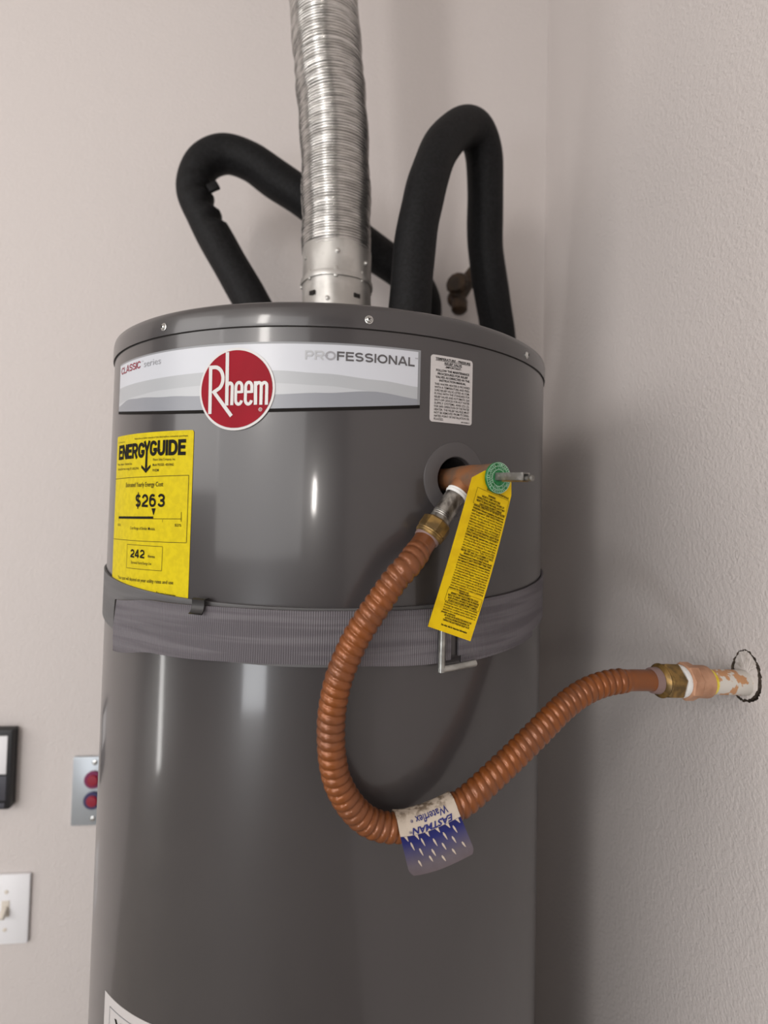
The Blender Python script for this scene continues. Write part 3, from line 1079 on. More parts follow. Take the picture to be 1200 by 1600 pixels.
# upper leaf, side leaves, lower leaf
bevel_box(b, lev(0.0150, -0.0006, 0.0026), ld, tv, lu, 0.0145, 0.0034, 0.0006, 0.0003)
bevel_box(b, lev(0.0150, -0.0036, 0.0004), ld, tv, lu, 0.0145, 0.0006, 0.0028, 0.0003)
bevel_box(b, lev(0.0165, 0.0026, 0.0006), ld, tv, lu, 0.0125, 0.0006, 0.0022, 0.0003)
bevel_box(b, lev(0.0185, -0.0010, -0.0030), ld, tv, lu, 0.0105, 0.0032, 0.0005, 0.0003, 1)
lathe(b, lev(0.0040, -0.0046, 0.0008), tv, [(0, 0.0009), (0.0004, 0.0011), (0.0008, 0.0008)], n=12)
lever_ = b.build('lever', [m_lever, m_brass], valve, smooth=30)
b = MB()
lathe(b, lev(0.0, 0, -0.0008), ld, [(0, 0.0019), (0.027, 0.0019), (0.0285, 0.0018), (0.0315, 0.0016), (0.0325, 0.0023), (0.0345, 0.0023), (0.0352, 0.0014)], n=16)
b.build('stem', m_lever, lever_)

# ------------------------------------------------------------------ yellow warning tag
tagt = thing('warning_tag', 'yellow warning tag of small black print hanging from the relief valve', 'tag', (0.113, -0.272, 1.42))
TL, TR = Vector((0.1011, -0.2839, 1.4160)), Vector((0.1363, -0.2683, 1.4037))
BL, BR = Vector((0.0766, -0.2505, 1.2988)), Vector((0.1101, -0.2534, 1.2880))
UL, UR = Vector((0.1122, -0.2790, 1.4216)), Vector((0.1361, -0.2684, 1.4146))
def tagp(u, v, lift=0.0):
    p = (TL.lerp(TR, u)).lerp(BL.lerp(BR, u), v)
    d = (BL - TL).normalized()
    nn = (TR - TL).cross(d).normalized()
    if nn.y > 0:
        nn = -nn
    return p + nn * (lift + 0.0022 * sin(pi * v) * (0.4 + 0.6 * u))
b = MB()
nu, nvv = 8, 30
vs, fs = [], []
for sgn in (0.0, -0.0005):
    for j in range(nvv + 1):
        for i in range(nu + 1):
            vs.append(tagp(i / nu, j / nvv, sgn))
m = (nu + 1) * (nvv + 1)
for j in range(nvv):
    for i in range(nu):
        a = j * (nu + 1) + i
        fs.append((a, a + 1, a + nu + 2, a + nu + 1))
        fs.append((m + a, m + a + nu + 1, m + a + nu + 2, m + a + 1))
    for i in (0, nu):
        a = j * (nu + 1) + i
        fs.append((a, a + nu + 1, m + a + nu + 1, m + a))
for i in range(nu):
    a = nvv * (nu + 1) + i
    fs.append((a, a + 1, m + a + 1, m + a))
n0 = len(vs)
nn = (TR - TL).cross(BL - TL).normalized()
if nn.y > 0:
    nn = -nn
vs += [UL, UR, UL - nn * 0.0005, UR - nn * 0.0005]
fs.append(tuple([n0] + [i for i in range(nu + 1)][::1] + [n0 + 1]))
fs.append(tuple([n0 + 2] + [m + i for i in range(nu + 1)] + [n0 + 3]))
fs += [(n0, n0 + 1, n0 + 3, n0 + 2), (n0, n0 + 2, m, 0), (n0 + 1, nu, m + nu, n0 + 3)]
b.add(vs, fs)
tcard = b.build('tag_card', m_tagyel, tagt, smooth=25)
LINES = ['c.30.96DO NOT REMOVE THIS TAG FROM THE VALVE', '', 'c.38.60WARNING:', 'c.22.76FAILURE TO COMPLY WITH THESE', 'c.10.90INSTRUCTIONS, INCREASES THE RISK OF', 'c.10.94INJURY TO SERVICE PERSONNEL, ALSO IT MAY', 'c.20.86CREATE SEVERE PROPERTY DAMAGE',
         'bANNUAL OPERATION OF T&P RELIEF VALVES', 'bWARNING: Following installation, the valve lever', 'bMUST be operated AT LEAST ONCE A YEAR by the', 'water heater owner to ensure that waterways', 'are clear. Certain naturally occurring mineral', 'deposits may adhere to the valve, blocking', 'waterways rendering it inoperative. When the', 'lever is operated, hot water will discharge if', 'the waterways are clear. PRECAUTIONS MUST', 'bBE TAKEN TO AVOID PERSONAL INJURY FROM', 'bCONTACT WITH HOT WATER AND TO AVOID PROPERTY', 'bDAMAGE. BEFORE operating lever, check to see', 'that a discharge line is connected to this valve', 'directing the flow of hot water from the valve', 'to a proper place of disposal. If no water flows', 'when the lever is operated, replacement of the', 'valve is required at once. TURN THE WATER', 'bHEATER "OFF" AND CALL A PLUMBER AT ONCE.',
         'c.16.86REINSPECTION OF T & P RELIEF VALVES', 'bTemperature and Pressure Relief Valves should', 'bbe inspected AT LEAST ONCE EVERY THREE YEARS', 'band replaced if necessary by a licensed plumber', 'to ensure that the product has not been affected', 'by corrosive water conditions and to ensure that', 'the valve and discharge line have not been altered', 'or tampered with illegally. Certain naturally', 'occurring conditions may corrode the valve or', 'its components over time rendering the valve', 'inoperative. Such conditions can only be detected', 'if the valve and its components are physically', 'removed and inspected. Do not attempt to conduct', 'your own inspection. Contact a plumbing', 's.04.60contractor for inspection only.',
         'c.34.66WARNING: FAILURE TO', 'c.14.90REINSPECT THIS VALVE AS DIRECTED COULD', 'c.08.94RESULT IN UNSAFE TEMPERATURE OR PRESSURE', 'c.10.94BUILD-UP WHICH CAN RESULT IN SERIOUS INJURY', 'c.12.92OR DEATH AND/OR SEVERE PROPERTY DAMAGE.', 'If discharge occurs, call a plumber immediately.', 'Discharge may indicate that an unsafe temperature', 'or pressure condition exists which requires', 'attention by a qualified service technician or', 's.04.44plumbing contractor.',
         'c.14.90USE WATER HEATER INSTRUCTION MANUAL FOR', 'c.18.86ADDITIONAL INFORMATION REGARDING THE', 'c.14.88TEMPERATURE AND PRESSURE RELIEF VALVE', '', 'c.14.86See other side for important information']
b = MB()
F = lambda u, y: tagp(u, 1 - y, 0.0003)
v0, v1 = 0.020, 0.962
nL = len(LINES)
for i, t in enumerate(LINES):
    if not t:
        continue
    v = v0 + (v1 - v0) * (i + 0.8) / nL
    a, c_, bold, mi = 0.19, 0.955, 0.004, 0
    if t[0] in 'cs' and t[1] == '.':
        a, c_, t, bold = 0.14 + float(t[1:4]) * 0.84, 0.14 + float(t[4:7]) * 0.84, t[7:], 0.022
    elif t[0] == 'b' and t[1].isupper() or t.startswith('bbe') or t.startswith('band'):
        t, bold = t[1:], 0.022
    if i == nL - 1:
        bold = 0.035
    text(b, t, a, c_, 1 - v, 0.0126, F, 0, bold + 0.012)
def frame_on_tag(u0, u1, va, vb):
    k = 0.30
    for p, q, wu in (((u0, va), (u1, va), 0), ((u1, va), (u1, vb), 1), ((u1, vb), (u0, vb), 0), ((u0, vb), (u0, va), 1)):
        d = 0.0016 if not wu else 0.006
        P_ = seg((p[0], 1 - p[1]), (q[0], 1 - q[1]), 8)
        if wu:
            b.add([F(x + e, y) for x, y in P_ for e in (-d / 2, d / 2)], [(2 * j, 2 * j + 1, 2 * j + 3, 2 * j + 2) for j in range(8)])
        else:
            b.add([F(x, y + e) for x, y in P_ for e in (-d / 2, d / 2)], [(2 * j, 2 * j + 1, 2 * j + 3, 2 * j + 2) for j in range(8)])
rowv = lambda i: v0 + (v1 - v0) * i / nL
frame_on_tag(0.17, 0.97, rowv(1.2), rowv(7.0))
frame_on_tag(0.17, 0.97, rowv(40.2), rowv(45.0))
b.build('tag_lettering', m_black, tcard, smooth=False)

# ------------------------------------------------------------------ copper connector from valve to wall
HP = [(0.0686, -0.2735, 1.3672), (0.0569, -0.2765, 1.3516), (0.0464, -0.2792, 1.3402), (0.0336, -0.2804, 1.3218), (0.0215, -0.2807, 1.3034), (0.0127, -0.2802, 1.285), (0.0064, -0.279, 1.2664), (0.0028, -0.277, 1.2452), (0.0024, -0.2753, 1.2262), (0.0043, -0.2739, 1.2072), (0.0089, -0.2718, 1.19), (0.0183, -0.2691, 1.173), (0.0316, -0.2659, 1.1591), (0.0488, -0.2633, 1.1522), (0.0687, -0.2601, 1.152), (0.089, -0.2572, 1.1572), (0.1074, -0.2531, 1.1635), (0.1209, -0.2501, 1.1718), (0.1349, -0.2462, 1.1811), (0.1523, -0.2412, 1.1927), (0.1732, -0.2356, 1.2078), (0.1986, -0.2275, 1.2252), (0.2216, -0.221, 1.236), (0.2447, -0.2158, 1.2411), (0.2667, -0.2137, 1.2424), (0.2882, -0.2129, 1.2419)]
conn = thing('copper_connector', 'corrugated copper water connector looping from the relief valve to the wall', 'hose', HP[9])
nut_c = oc + od * 0.0445
HP[0] = tuple(nut_c + od * 0.017)
path, plen = catmull(HP, 0.00075)
PITCH = 0.00655
s_in, s_out = 0.0185, plen - 0.030
def hose_r(s, th):
    base = 0.00915 if s < 0.2 else 0.0092
    if s < s_in - PITCH or s > s_out + PITCH:
        return base * (1 + 0.03 * max(0, 1 - min(s, plen - s) / 0.006))
    ph = (s / PITCH + th / (2 * pi)) % 1.0
    prof = sqrt(max(0.0, 1 - (2 * ph - 1) ** 2))
    amp = 1.0
    amp *= min(1, max(0, (s - s_in + PITCH) / PITCH)) * min(1, max(0, (s_out + PITCH - s) / PITCH))
    grow = 0.0101 + 0.0004 * min(1, max(0, (s - 0.03) / 0.05)) + 0.0003 * min(1, max(0, s - 0.3) / 0.1)
    return base * (1 - amp) + amp * (grow - 0.0021 + 0.0021 * prof)
b = MB()
sweep(b, path, hose_r, 36, True, 0)
b.build('corrugated_tube', m_copper, conn, smooth=180)
def hexnut(mb, c, ax, rr, ln, mi=0, rot=0.0, n=6):
    lathe(mb, c, ax, [(0, rr * 0.80), (0.0004, rr * 0.86), (ln * 0.16, rr), (ln * 0.84, rr), (ln - 0.0004, rr * 0.88), (ln, rr * 0.80)], n=n, rot=rot, mi=mi)
b = MB()
hexnut(b, nut_c, od, 0.0122, 0.0125, 0, 0.35, 8)
lathe(b, nut_c + od * 0.0112, od, [(0, 0.0100), (0.0008, 0.0117), (0.0020, 0.0112), (0.0026, 0.0117), (0.0040, 0.0110), (0.0050, 0.0098)], n=36)
b.build('union_nut', m_brass, conn, smooth=25)
b = MB()
lathe(b, nut_c + od * 0.0155, od, [(0, 0.0092), (0.0004, 0.0103), (0.0028, 0.0101), (0.0036, 0.0093)], n=32)
b.build('washer', m_washer, conn)
# wall end
wa = (Vector((0.387, -0.1995, 1.2340)) - Vector((0.2882, -0.2129, 1.2415))).normalized()
w0 = Vector((0.2882, -0.2129, 1.2419))
wp = lambda x: w0 + wa * ((x - w0.x) / wa.x)
b = MB()
lathe(b, wp(0.2862), wa, [(0, 0.0090), (0.0006, 0.0110), (0.0060, 0.0116), (0.0072, 0.0100)], n=32)
b.build('washer', m_washer, conn)
b = MB()
hexnut(b, wp(0.2950), wa, 0.0162, 0.0185, 0, 0.2, 6)
lathe(b, wp(0.2925), wa, [(0, 0.0110), (0.0010, 0.0130), (0.0030, 0.0148), (0.0045, 0.0140)], n=36)
b.build('union_nut', m_brass, conn, smooth=25)

# paper wrap with a hanging flap
s_a, s_b = None, None
acc, arcs = 0.0, [0.0]
for i in range(1, len(path)):
    acc += (path[i] - path[i - 1]).length
    arcs.append(acc)
def path_at(s):
    lo_, hi_ = 0, len(arcs) - 1
    while hi_ - lo_ > 1:
        md = (lo_ + hi_) // 2
        if arcs[md] < s:
            lo_ = md
        else:
            hi_ = md
    t = (s - arcs[lo_]) / max(1e-9, arcs[hi_] - arcs[lo_])
    return path[lo_].lerp(path[hi_], t), (path[hi_] - path[lo_]).normalized()
def nearest_s(p):
    i = min(range(len(path)), key=lambda k: (path[k] - Vector(p)).length)
    return arcs[i]
sa = nearest_s((0.0530, -0.2628, 1.1523))
sb = nearest_s((0.0985, -0.2550, 1.1620))
CAMP = cam.matrix_world.translation
chord = (path_at(sb)[0] - path_at(sa)[0]).normalized()
RW = 0.01155
ARC0 = 150.0
LA = radians(ARC0) * RW
LF = 0.0285
mid, _ = path_at((sa + sb) / 2)
ff = (CAMP - mid)
ff = (ff - chord * ff.dot(chord)).normalized()
gg = chord.cross(ff)
if gg.z > 0:
    gg = -gg
def wrap(u, v, lift=0.0):
    """u along the hose (0 left, 1 right), v down the paper in metres from its hidden upper edge"""
    p, t = path_at(sa + (sb - sa) * u)
    t = (t + chord * 2).normalized()
    f = (ff - t * ff.dot(t)).normalized()
    g = (gg - t * gg.dot(t)).normalized()
    th0 = 12.0
    if v < LA:
        th = radians(ARC0) - v / RW - radians(th0)
        return p + (f * cos(th) - g * sin(th)) * (RW + lift)
    q = (v - LA)
    th = radians(-th0)
    d = (f * sin(th) * 1.0 + g * cos(th))
    curl = 0.0016 * (q / LF) ** 2 * sin(q / LF * 3.0) + 0.0022 * max(0, q / LF - 0.75) * 2
    e = f * cos(th) - g * sin(th)
    slide = chord * (0.0030 * (q / LF))
    return p + e * (RW + lift + curl) + d * q + slide
VT = LA + LF
def paper_mat():
    m = mat('label_paper', srgb(205, 190, 170), 0.5, spec=0.35)
    nt = m.node_tree
    bs = nt.nodes['Principled BSDF']
    uv = nt.nodes.new('ShaderNodeUVMap')
    sx = nt.nodes.new('ShaderNodeSeparateXYZ')
    nt.links.new(uv.outputs['UV'], sx.inputs[0])
    rp = nt.nodes.new('ShaderNodeValToRGB')
    e = rp.color_ramp.elements
    e[0].position, e[0].color = 0.0, srgb(186, 172, 156)
    e[1].position, e[1].color = 1.0, srgb(92, 82, 86)
    vb = (LA + 0.0042) / VT
    for pos, col in ((vb - 0.002, srgb(192, 180, 166)), (vb, srgb(8, 15, 84)), (vb + 0.07, srgb(16, 24, 94)), (vb + 0.20, srgb(70, 66, 96)), (vb + 0.32, srgb(92, 84, 92))):
        x = e.new(pos)
        x.color = col
    nt.links.new(sx.outputs['Y'], rp.inputs['Fac'])
    n = nt.nodes.new('ShaderNodeTexNoise')
    n.inputs['Scale'].default_value = 190
    n.inputs['Detail'].default_value = 4
    tc = nt.nodes.new('ShaderNodeTexCoord')
    nt.links.new(tc.outputs['Object'], n.inputs['Vector'])
    r2 = nt.nodes.new('ShaderNodeValToRGB')
    r2.color_ramp.elements[0].position, r2.color_ramp.elements[0].color = 0.38, (0.35, 0.31, 0.27, 1)
    r2.color_ramp.elements[1].position, r2.color_ramp.elements[1].color = 0.52, (1, 1, 1, 1)
    nt.links.new(n.outputs['Fac'], r2.inputs['Fac'])
    mk = nt.nodes.new('ShaderNodeMapRange')
    mk.inputs['From Min'].default_value = (LA * 0.60) / VT
    mk.inputs['From Max'].default_value = (LA * 0.86) / VT
    mk.inputs['To Min'].default_value = 1.0
    mk.inputs['To Max'].default_value = 0.08
    nt.links.new(sx.outputs['Y'], mk.inputs['Value'])
    mx = nt.nodes.new('ShaderNodeMixRGB')
    mx.blend_type = 'MULTIPLY'
    nt.links.new(mk.outputs['Result'], mx.inputs['Fac'])
    nt.links.new(rp.outputs['Color'], mx.inputs['Color1'])
    nt.links.new(r2.outputs['Color'], mx.inputs['Color2'])
    nt.links.new(mx.outputs['Color'], bs.inputs['Base Color'])
    return m
b = MB()
nu, nq = 16, 44
rnd = random.Random(5)
vs, uvs, fs = [], [], []
for sgn in (0.0, -0.0004):
    for j in range(nq + 1):
        v = VT * j / nq
        for i in range(nu + 1):
            wr = 0.0
            if sgn == 0.0 and v < LA * 0.8:
                wr = rnd.uniform(-0.0003, 0.0005)
            u = i / nu
            inset = 0.0
            if v > VT - 0.004:
                inset = 0.05 * ((v - (VT - 0.004)) / 0.004) ** 2
            u = inset + u * (1 - 2 * inset)
            vs.append(wrap(u, v, sgn + wr))
            uvs.append((u, v / VT))
m = (nu + 1) * (nq + 1)
for j in range(nq):
    for i in range(nu):
        a = j * (nu + 1) + i
        fs.append((a, a + 1, a + nu + 2, a + nu + 1))
        fs.append((m + a, m + a + nu + 1, m + a + nu + 2, m + a + 1))
    for i in (0, nu):
        a = j * (nu + 1) + i
        fs.append((a, a + nu + 1, m + a + nu + 1, m + a))
for i in range(nu):
    a = nq * (nu + 1) + i
    fs.append((a, a + 1, m + a + 1, m + a))
b.add(vs, fs, 0, uvs)
plab = b.build('paper_label', paper_mat(), conn, smooth=60)
b = MB()
UL_ = (sb - sa)
G = lambda x, y: wrap(1 - x, LA + y, 0.0004)      # the print stands upside down
text(b, 'Waterflex', 0.155, 0.70, -0.0072, 0.0054, G, 0, 0.014)
text(b, '®', 0.74, 0.79, -0.0056, 0.0020, G, 0, 0.004)
text(b, 'EASTMAN', 0.115, 0.775, -0.0003, 0.0042, G, 0, 0.034, shear=0.28)
text(b, '®', 0.80, 0.85, 0.0012, 0.0018, G, 0)
rows_d = [(0.0042, 0.0032, 6, 0.06, 0.17), (0.0082, 0.0052, 5, 0.155, 0.175), (0.0140, 0.0048, 4, 0.225, 0.175), (0.0198, 0.0040, 5, 0.115, 0.175)]
for y, ln, cnt, x_, dx in rows_d:
    for k in range(cnt):
        xx = x_ + dx * k
        yy = y + 0.0012 * ((k * 7) % 3 - 1) if y > 0.005 else y
        pts = [(xx + 0.012, yy), (xx + 0.006, yy + ln * 0.3), (xx - 0.004, yy + ln * 0.7), (xx - 0.012, yy + ln)]
        if y < 0.005:
            wd = [0.052, 0.036, 0.020, 0.008]
        else:
            wd = [0.014, 0.030, 0.020, 0.006]
        V = []
        for (px, py), w_ in zip(pts, wd):
            V += [G(px - w_ / 2, py), G(px + w_ / 2, py)]
        b.add(V, [(2 * q, 2 * q + 1, 2 * q + 3, 2 * q + 2) for q in range(3)], 1)
b.build('paper_label_print', [mat('navy_ink', srgb(18, 26, 104), 0.5), mat('cream_print', srgb(190, 176, 160), 0.5)], plab, smooth=False)

# ------------------------------------------------------------------ pipe stub out of the wall
stub = thing('pipe_stub', 'short paint-smeared pipe stub with copper adapter coming out of the right wall', 'pipe', (XR, -0.2113, 1.237))
b = MB()
lathe(b, wp(0.3440), wa, [(0, 0.0106), (0.0004, 0.0112), (0.030, 0.0112), (0.056, 0.0116)], n=36)
b.build('pipe', m_stub, stub)
b = MB()
lathe(b, wp(0.3428), wa, [(0, 0.0110), (0.0003, 0.0116), (0.0055, 0.0116), (0.0060, 0.0111)], n=36)
b.build('paste_ring', m_yellow_ring, stub)
b = MB()
lathe(b, wp(0.3290), wa, [(0, 0.0125), (0.0005, 0.0141), (0.0138, 0.0144), (0.0145, 0.0130)], n=36)
b.build('adapter', m_adapter, stub)
b = MB()
hexnut(b, wp(0.3175), wa, 0.0166, 0.0125, 0, 0.5, 8)
b.build('adapter_hex', m_adapter, stub, smooth=25)
b = MB()
lathe(b, wp(0.3125), wa, [(0, 0.0120), (0.0003, 0.0142), (0.0030, 0.0146), (0.0055, 0.0140), (0.0058, 0.0120)], n=36)
b.build('thread_tape', m_tape, stub)

# ------------------------------------------------------------------ flue duct
flue = thing('flue_duct', 'flexible ribbed aluminium flue duct rising from the heater top', 'duct', (0, 0, 1.553))
fp = [(-0.0049, -0.0008, 1.7052), (-0.0079, -0.0031, 1.7866), (-0.0125, -0.0053, 1.8679), (-0.022, -0.0071, 1.9491), (-0.0299, -0.009, 2.0304), (-0.039, -0.0113, 2.1279), (-0.055, -0.013, 2.35), (-0.06, -0.013, 2.70)]
fpath, flen = catmull(fp, 0.00055)
rndv = [random.Random(11).uniform(0, 1) for _ in range(1)]
rr_ = random.Random(17)
jit = [rr_.uniform(-1, 1) for _ in range(700)]
FP = 0.0034
def flue_r(s, th):
    k = s / FP
    i = int(k)
    ph = k - i
    amp = 0.0013 + 0.00035 * jit[(i * 3) % 700]
    wav = 0.0006 * sin(s * 95 + 0.8 * sin(s * 31)) + 0.0005 * jit[(i // 4) % 700]
    return 0.0424 + amp * sin(2 * pi * ph) + wav + 0.00025 * sin(3 * th + s * 40)
b = MB()
sweep(b, fpath, flue_r, 72, False)
b.build('ribbed_duct', m_alu, flue, smooth=180)
b = MB()
def collar_r(z, th):
    q = 0.0006 * sin(5 * th + z * 60)
    return q
vs, fs = [], []
prof = [(1.553, 0.0475), (1.5545, 0.0470), (1.556, 0.0436), (1.590, 0.0432), (1.612, 0.0434), (1.6228, 0.0434), (1.6230, 0.0452), (1.6275, 0.0453), (1.6290, 0.0437), (1.645, 0.0432), (1.6628, 0.0434), (1.6630, 0.0455), (1.6660, 0.0459), (1.6700, 0.0452), (1.6702, 0.0438), (1.675, 0.0436), (1.690, 0.0433), (1.705, 0.0436), (1.709, 0.0433)]
n = 72
for z, r_ in prof:
    t = max(0, (z - 1.56) / 0.15)
    for k in range(n):
        th = 2 * pi * k / n
        rr2 = r_ + collar_r(z, th)
        vs.append((-0.0049 * t + rr2 * cos(th), -0.0008 * t + rr2 * sin(th), z))
for i in range(len(prof) - 1):
    for k in range(n):
        fs.append((i * n + k, i * n + (k + 1) % n, (i + 1) * n + (k + 1) % n, (i + 1) * n + k))
b.add(vs, fs)
b.build('draft_collar', m_galv, flue, smooth=40)
cp = lambda deg_, z, off=0.0: Vector((-0.0035 + (0.0436 + off) * sin(radians(deg_)), -(0.0436 + off) * cos(radians(deg_)), z))
for deg_, z in ((-14, 1.6345), (0, 1.6920), (52, 1.6860), (-60, 1.690)):
    b = MB()
    a = radians(deg_)
    nn_ = Vector((sin(a), -cos(a), 0))
    lathe(b, cp(deg_, z), nn_, [(0, 0.0034), (0.0008, 0.0034), (0.0010, 0.0026), (0.0024, 0.0022), (0.0030, 0.0008)], n=12)
    b.build('sheet_screw', m_galv, flue)
for deg_ in (-48, -2, 44, 100, 160, 220, 270):
    b = MB()
    a = radians(deg_)
    nn_ = Vector((sin(a), -cos(a), 0))
    bevel_box(b, cp(deg_, 1.6670, 0.0010), Vector((cos(a), sin(a), 0)), Vector((0, 0, 1)), nn_, 0.0022, 0.0066, 0.0010, 0.0007)
    b.build('crimp_tab', m_galv, flue)
for deg_, z in ((-42, 1.6440), (34, 1.6420)):
    b = MB()
    a = radians(deg_)
    nn_ = Vector((sin(a), -cos(a), 0))
    bevel_box(b, cp(deg_, z, 0.0004), Vector((cos(a), sin(a), 0)), Vector((0, 0, 1)), nn_, 0.0045, 0.0026, 0.0006, 0.0004)
    b.build('collar_slot', m_dark, flue)

# ------------------------------------------------------------------ foam-covered water pipes
def foam(mb, pts, radii, seam_at=None, kinks=()):
    pth, ln = catmull(pts, 0.004)
    rt = interp(radii)
    def rad(s, th, dv):
        r_ = rt(s / ln)
        r_ *= 1 + 0.012 * sin(s * 70 + th * 2) + 0.008 * sin(s * 31 - th * 3)
        if seam_at is not None:
            d = abs((th - seam_at + pi) % (2 * pi) - pi)
            if d < 0.09:
                r_ -= 0.0016 * (1 - d / 0.09)
        for ks, kw, kt, ka in kinks:
            if abs(s / ln - ks) < kw:
                d = (dv.dot(Vector(kt).normalized()) + 1) / 2
                r_ -= ka * d ** 3 * (1 - abs(s / ln - ks) / kw)
        return r_
    sweep(mb, pth, rad, 48, True, dirs=True)
    return pth


hot = thing('insulated_pipe', 'thick black foam-covered pipe arching right of the flue duct', 'pipe', (0.0870, -0.0165, 1.5525))
b = MB()
foam(b, [(0.0862, -0.0168, 1.5530), (0.0868, -0.0163, 1.590), (0.0889, -0.0157, 1.6434), (0.0938, -0.0138, 1.7264), (0.1022, -0.0112, 1.7757), (0.1119, -0.0034, 1.8171), (0.1303, 0.0133, 1.869), (0.16, 0.0392, 1.9137), (0.1875, 0.0612, 1.9300), (0.2056, 0.0802, 1.9122), (0.2138, 0.0958, 1.8721), (0.2201, 0.1127, 1.7977), (0.2277, 0.1185, 1.751), (0.2392, 0.1300, 1.7087), (0.2540, 0.1480, 1.6608), (0.2660, 0.1700, 1.60), (0.2740, 0.2000, 1.52), (0.2760, 0.2300, 1.46), (0.2760, 0.2700, 1.43), (0.2760, 0.2900, 1.425)],
     [(0, 0.0272), (0.15, 0.0266), (0.3, 0.0258), (0.5, 0.0270), (0.65, 0.0268), (1, 0.027)], seam_at=2.2)
b.build('foam_sleeve', m_foam, hot, smooth=60)
cold = thing('insulated_pipe', 'thick black foam-covered pipe bent over left of the flue duct, with a kink', 'pipe', (-0.075, 0.090, 1.5525))
b = MB()
lpth = foam(b, [(-0.0720, 0.0860, 1.5530), (-0.0775, 0.0930, 1.585), (-0.1004, 0.103, 1.6337), (-0.1283, 0.1091, 1.6813), (-0.1673, 0.1157, 1.746), (-0.2010, 0.122, 1.8061), (-0.2185, 0.1273, 1.8492), (-0.2095, 0.1301, 1.8897), (-0.1787, 0.1316, 1.9099), (-0.1409, 0.1333, 1.9034), (-0.1022, 0.1354, 1.8802), (-0.0631, 0.1374, 1.8577), (-0.0084, 0.1434, 1.824), (0.0532, 0.1539, 1.7867), (0.1090, 0.1650, 1.7549), (0.1400, 0.1950, 1.7320), (0.1510, 0.2400, 1.7120), (0.1530, 0.2900, 1.7050)],
     [(0, 0.0262), (0.2, 0.0262), (0.34, 0.0255), (0.42, 0.0262), (0.55, 0.0285), (0.8, 0.0280), (1, 0.027)], seam_at=1.0,
     kinks=((0.335, 0.016, (1, -.3, -.1), 0.012), (0.365, 0.014, (.9, -.4, -.4), 0.009), (0.305, 0.012, (.9, -.5, .1), 0.010), (0.395, 0.012, (.6, -.3, -.7), 0.006)))
b.build('foam_sleeve', m_foam, cold, smooth=60)
b = MB()
bevel_box(b, (-0.1870, 0.1080, 1.8450), (0.78, 0.1, 0.5), (-0.5, 0.15, 0.85), (0, -1, 0.1), 0.009, 0.007, 0.003, 0.002)
b.build('torn_flap', m_foam, cold, smooth=30)

# ------------------------------------------------------------------ shut-off valve behind the heater
sv = thing('shutoff_valve', 'small dark brass shutoff valve on the back wall behind the right pipe', 'valve', (0.216, YB, 1.771))
b = MB()
lathe(b, (0.2180, YB, 1.7720), (-0.05, -1, 0), [(0, 0.018), (0.003, 0.018), (0.004, 0.010), (0.048, 0.010)], n=24)
lathe(b, (0.2140, 0.242, 1.768), (0.50, -0.10, 0.85), [(-0.018, 0.011), (-0.016, 0.015), (0.014, 0.015), (0.030, 0.012), (0.046, 0.010)], n=20)
b.build('valve_body', m_oldbrass, sv)
b = MB()
lathe(b, (0.2100, 0.240, 1.776), (-0.5, -0.8, 0.25), [(-0.012, 0.007), (0.0, 0.009), (0.003, 0.019), (0.009, 0.0210), (0.015, 0.018), (0.017, 0.004)], n=12)
b.build('round_handle', m_oldbrass, sv, smooth=20)
b = MB()
lathe(b, (0.2120, 0.240, 1.762), (-0.05, -0.2, -1), [(0, 0.010), (0.014, 0.010), (0.015, 0.0140), (0.031, 0.0140), (0.036, 0.010), (0.038, 0.003)], n=16)
b.build('packing_nut', m_oldbrass, sv)

# ------------------------------------------------------------------ fittings on the back wall
X, Y, Z = Vector((1, 0, 0)), Vector((0, 1, 0)), Vector((0, 0, 1))
th = thing('wall_control', 'black framed wall control with a white panel, left of the water heater', 'control', (-0.58, YB, 0.935))
b = MB()
bevel_box(b, (-0.579, YB - 0.009, 0.9355), X, Z, Y, 0.0605, 0.0650, 0.009, 0.003)
b.build('housing', m_frameblk, th, smooth=30)
b = MB()
bevel_box(b, (-0.5740, YB - 0.0185, 0.9600), X, Z, Y, 0.0485, 0.0310, 0.0010, 0.0005)
b.build('white_panel', m_switch, th, smooth=30)
b = MB()
bevel_box(b, (-0.5755, YB - 0.0183, 0.9060), X, Z, Y, 0.0510, 0.0200, 0.0008, 0.0005)
b.build('lower_panel', m_panelgrey, th, smooth=30)
b = MB()
bevel_box(b, (-0.580, YB - 0.0183, 0.8780), X, Z, Y, 0.0540, 0.0042, 0.0008, 0.0005)
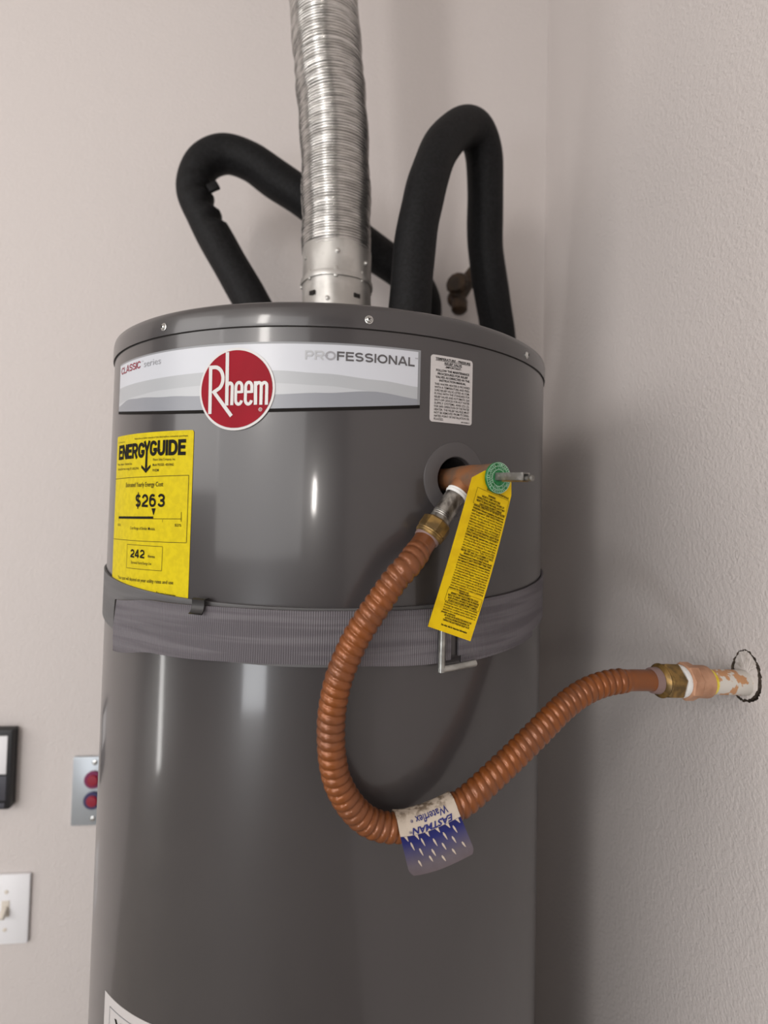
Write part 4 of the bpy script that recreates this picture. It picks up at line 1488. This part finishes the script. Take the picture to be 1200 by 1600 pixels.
b.build('ledge', m_panelgrey, th, smooth=30)

bp = thing('button_plate', 'metal wall plate with two red buttons half hidden behind the water heater', 'wall plate', (-0.391, YB, 0.890))
b = MB()
bevel_box(b, (-0.3915, YB - 0.003, 0.8905), X, Z, Y, 0.0360, 0.0572, 0.003, 0.0022)
b.build('plate', m_plate, bp, smooth=40)
for z, mr in ((0.9105, m_btnpurple), (0.8760, m_btnblue)):
    b = MB()
    lathe(b, (-0.3925, YB - 0.006, z), -Y, [(0, 0.0145), (0.003, 0.0145), (0.0040, 0.0135), (0.0040, 0.0095)], n=28)
    ring = b.build('button_ring', mr, bp)
    b = MB()
    lathe(b, (-0.3920, YB - 0.006, z), -Y, [(0, 0.0095), (0.005, 0.0095), (0.0065, 0.0080), (0.0068, 0.001)], n=24)
    b.build('button', m_btnred, ring)
for z in (0.9385, 0.8450):
    b = MB()
    lathe(b, (-0.3915, YB - 0.006, z), -Y, [(0, 0.0042), (0.0010, 0.0040), (0.0018, 0.0025), (0.0019, 0.0005)], n=16)
    b.build('plate_screw', m_screw, bp)

ls = thing('light_switch', 'white toggle light switch plate low on the back wall at left', 'light switch', (-0.523, YB, 0.701))
b = MB()
bevel_box(b, (-0.5245, YB - 0.003, 0.7010), X, Z, Y, 0.0372, 0.0565, 0.003, 0.0024)
b.build('plate', m_switch, ls, smooth=40)
b = MB()
bevel_box(b, (-0.5240, YB - 0.0062, 0.7030), X, Z, Y, 0.0062, 0.0130, 0.0008, 0.0004)
slot_ = b.build('toggle_slot', m_ivory, ls, smooth=30)
b = MB()
tdir = Vector((0, -0.75, -0.66)).normalized()
bevel_box(b, (-0.5240, YB - 0.0110, 0.7000), X, tdir, X.cross(tdir), 0.0042, 0.0090, 0.0040, 0.0012)
b.build('toggle', m_ivory, slot_, smooth=30)
for z in (0.7300, 0.6690):
    b = MB()
    lathe(b, (-0.5235, YB - 0.006, z), -Y, [(0, 0.0032), (0.0008, 0.0030), (0.0012, 0.0008)], n=16)
    b.build('plate_screw', m_ivory, ls)
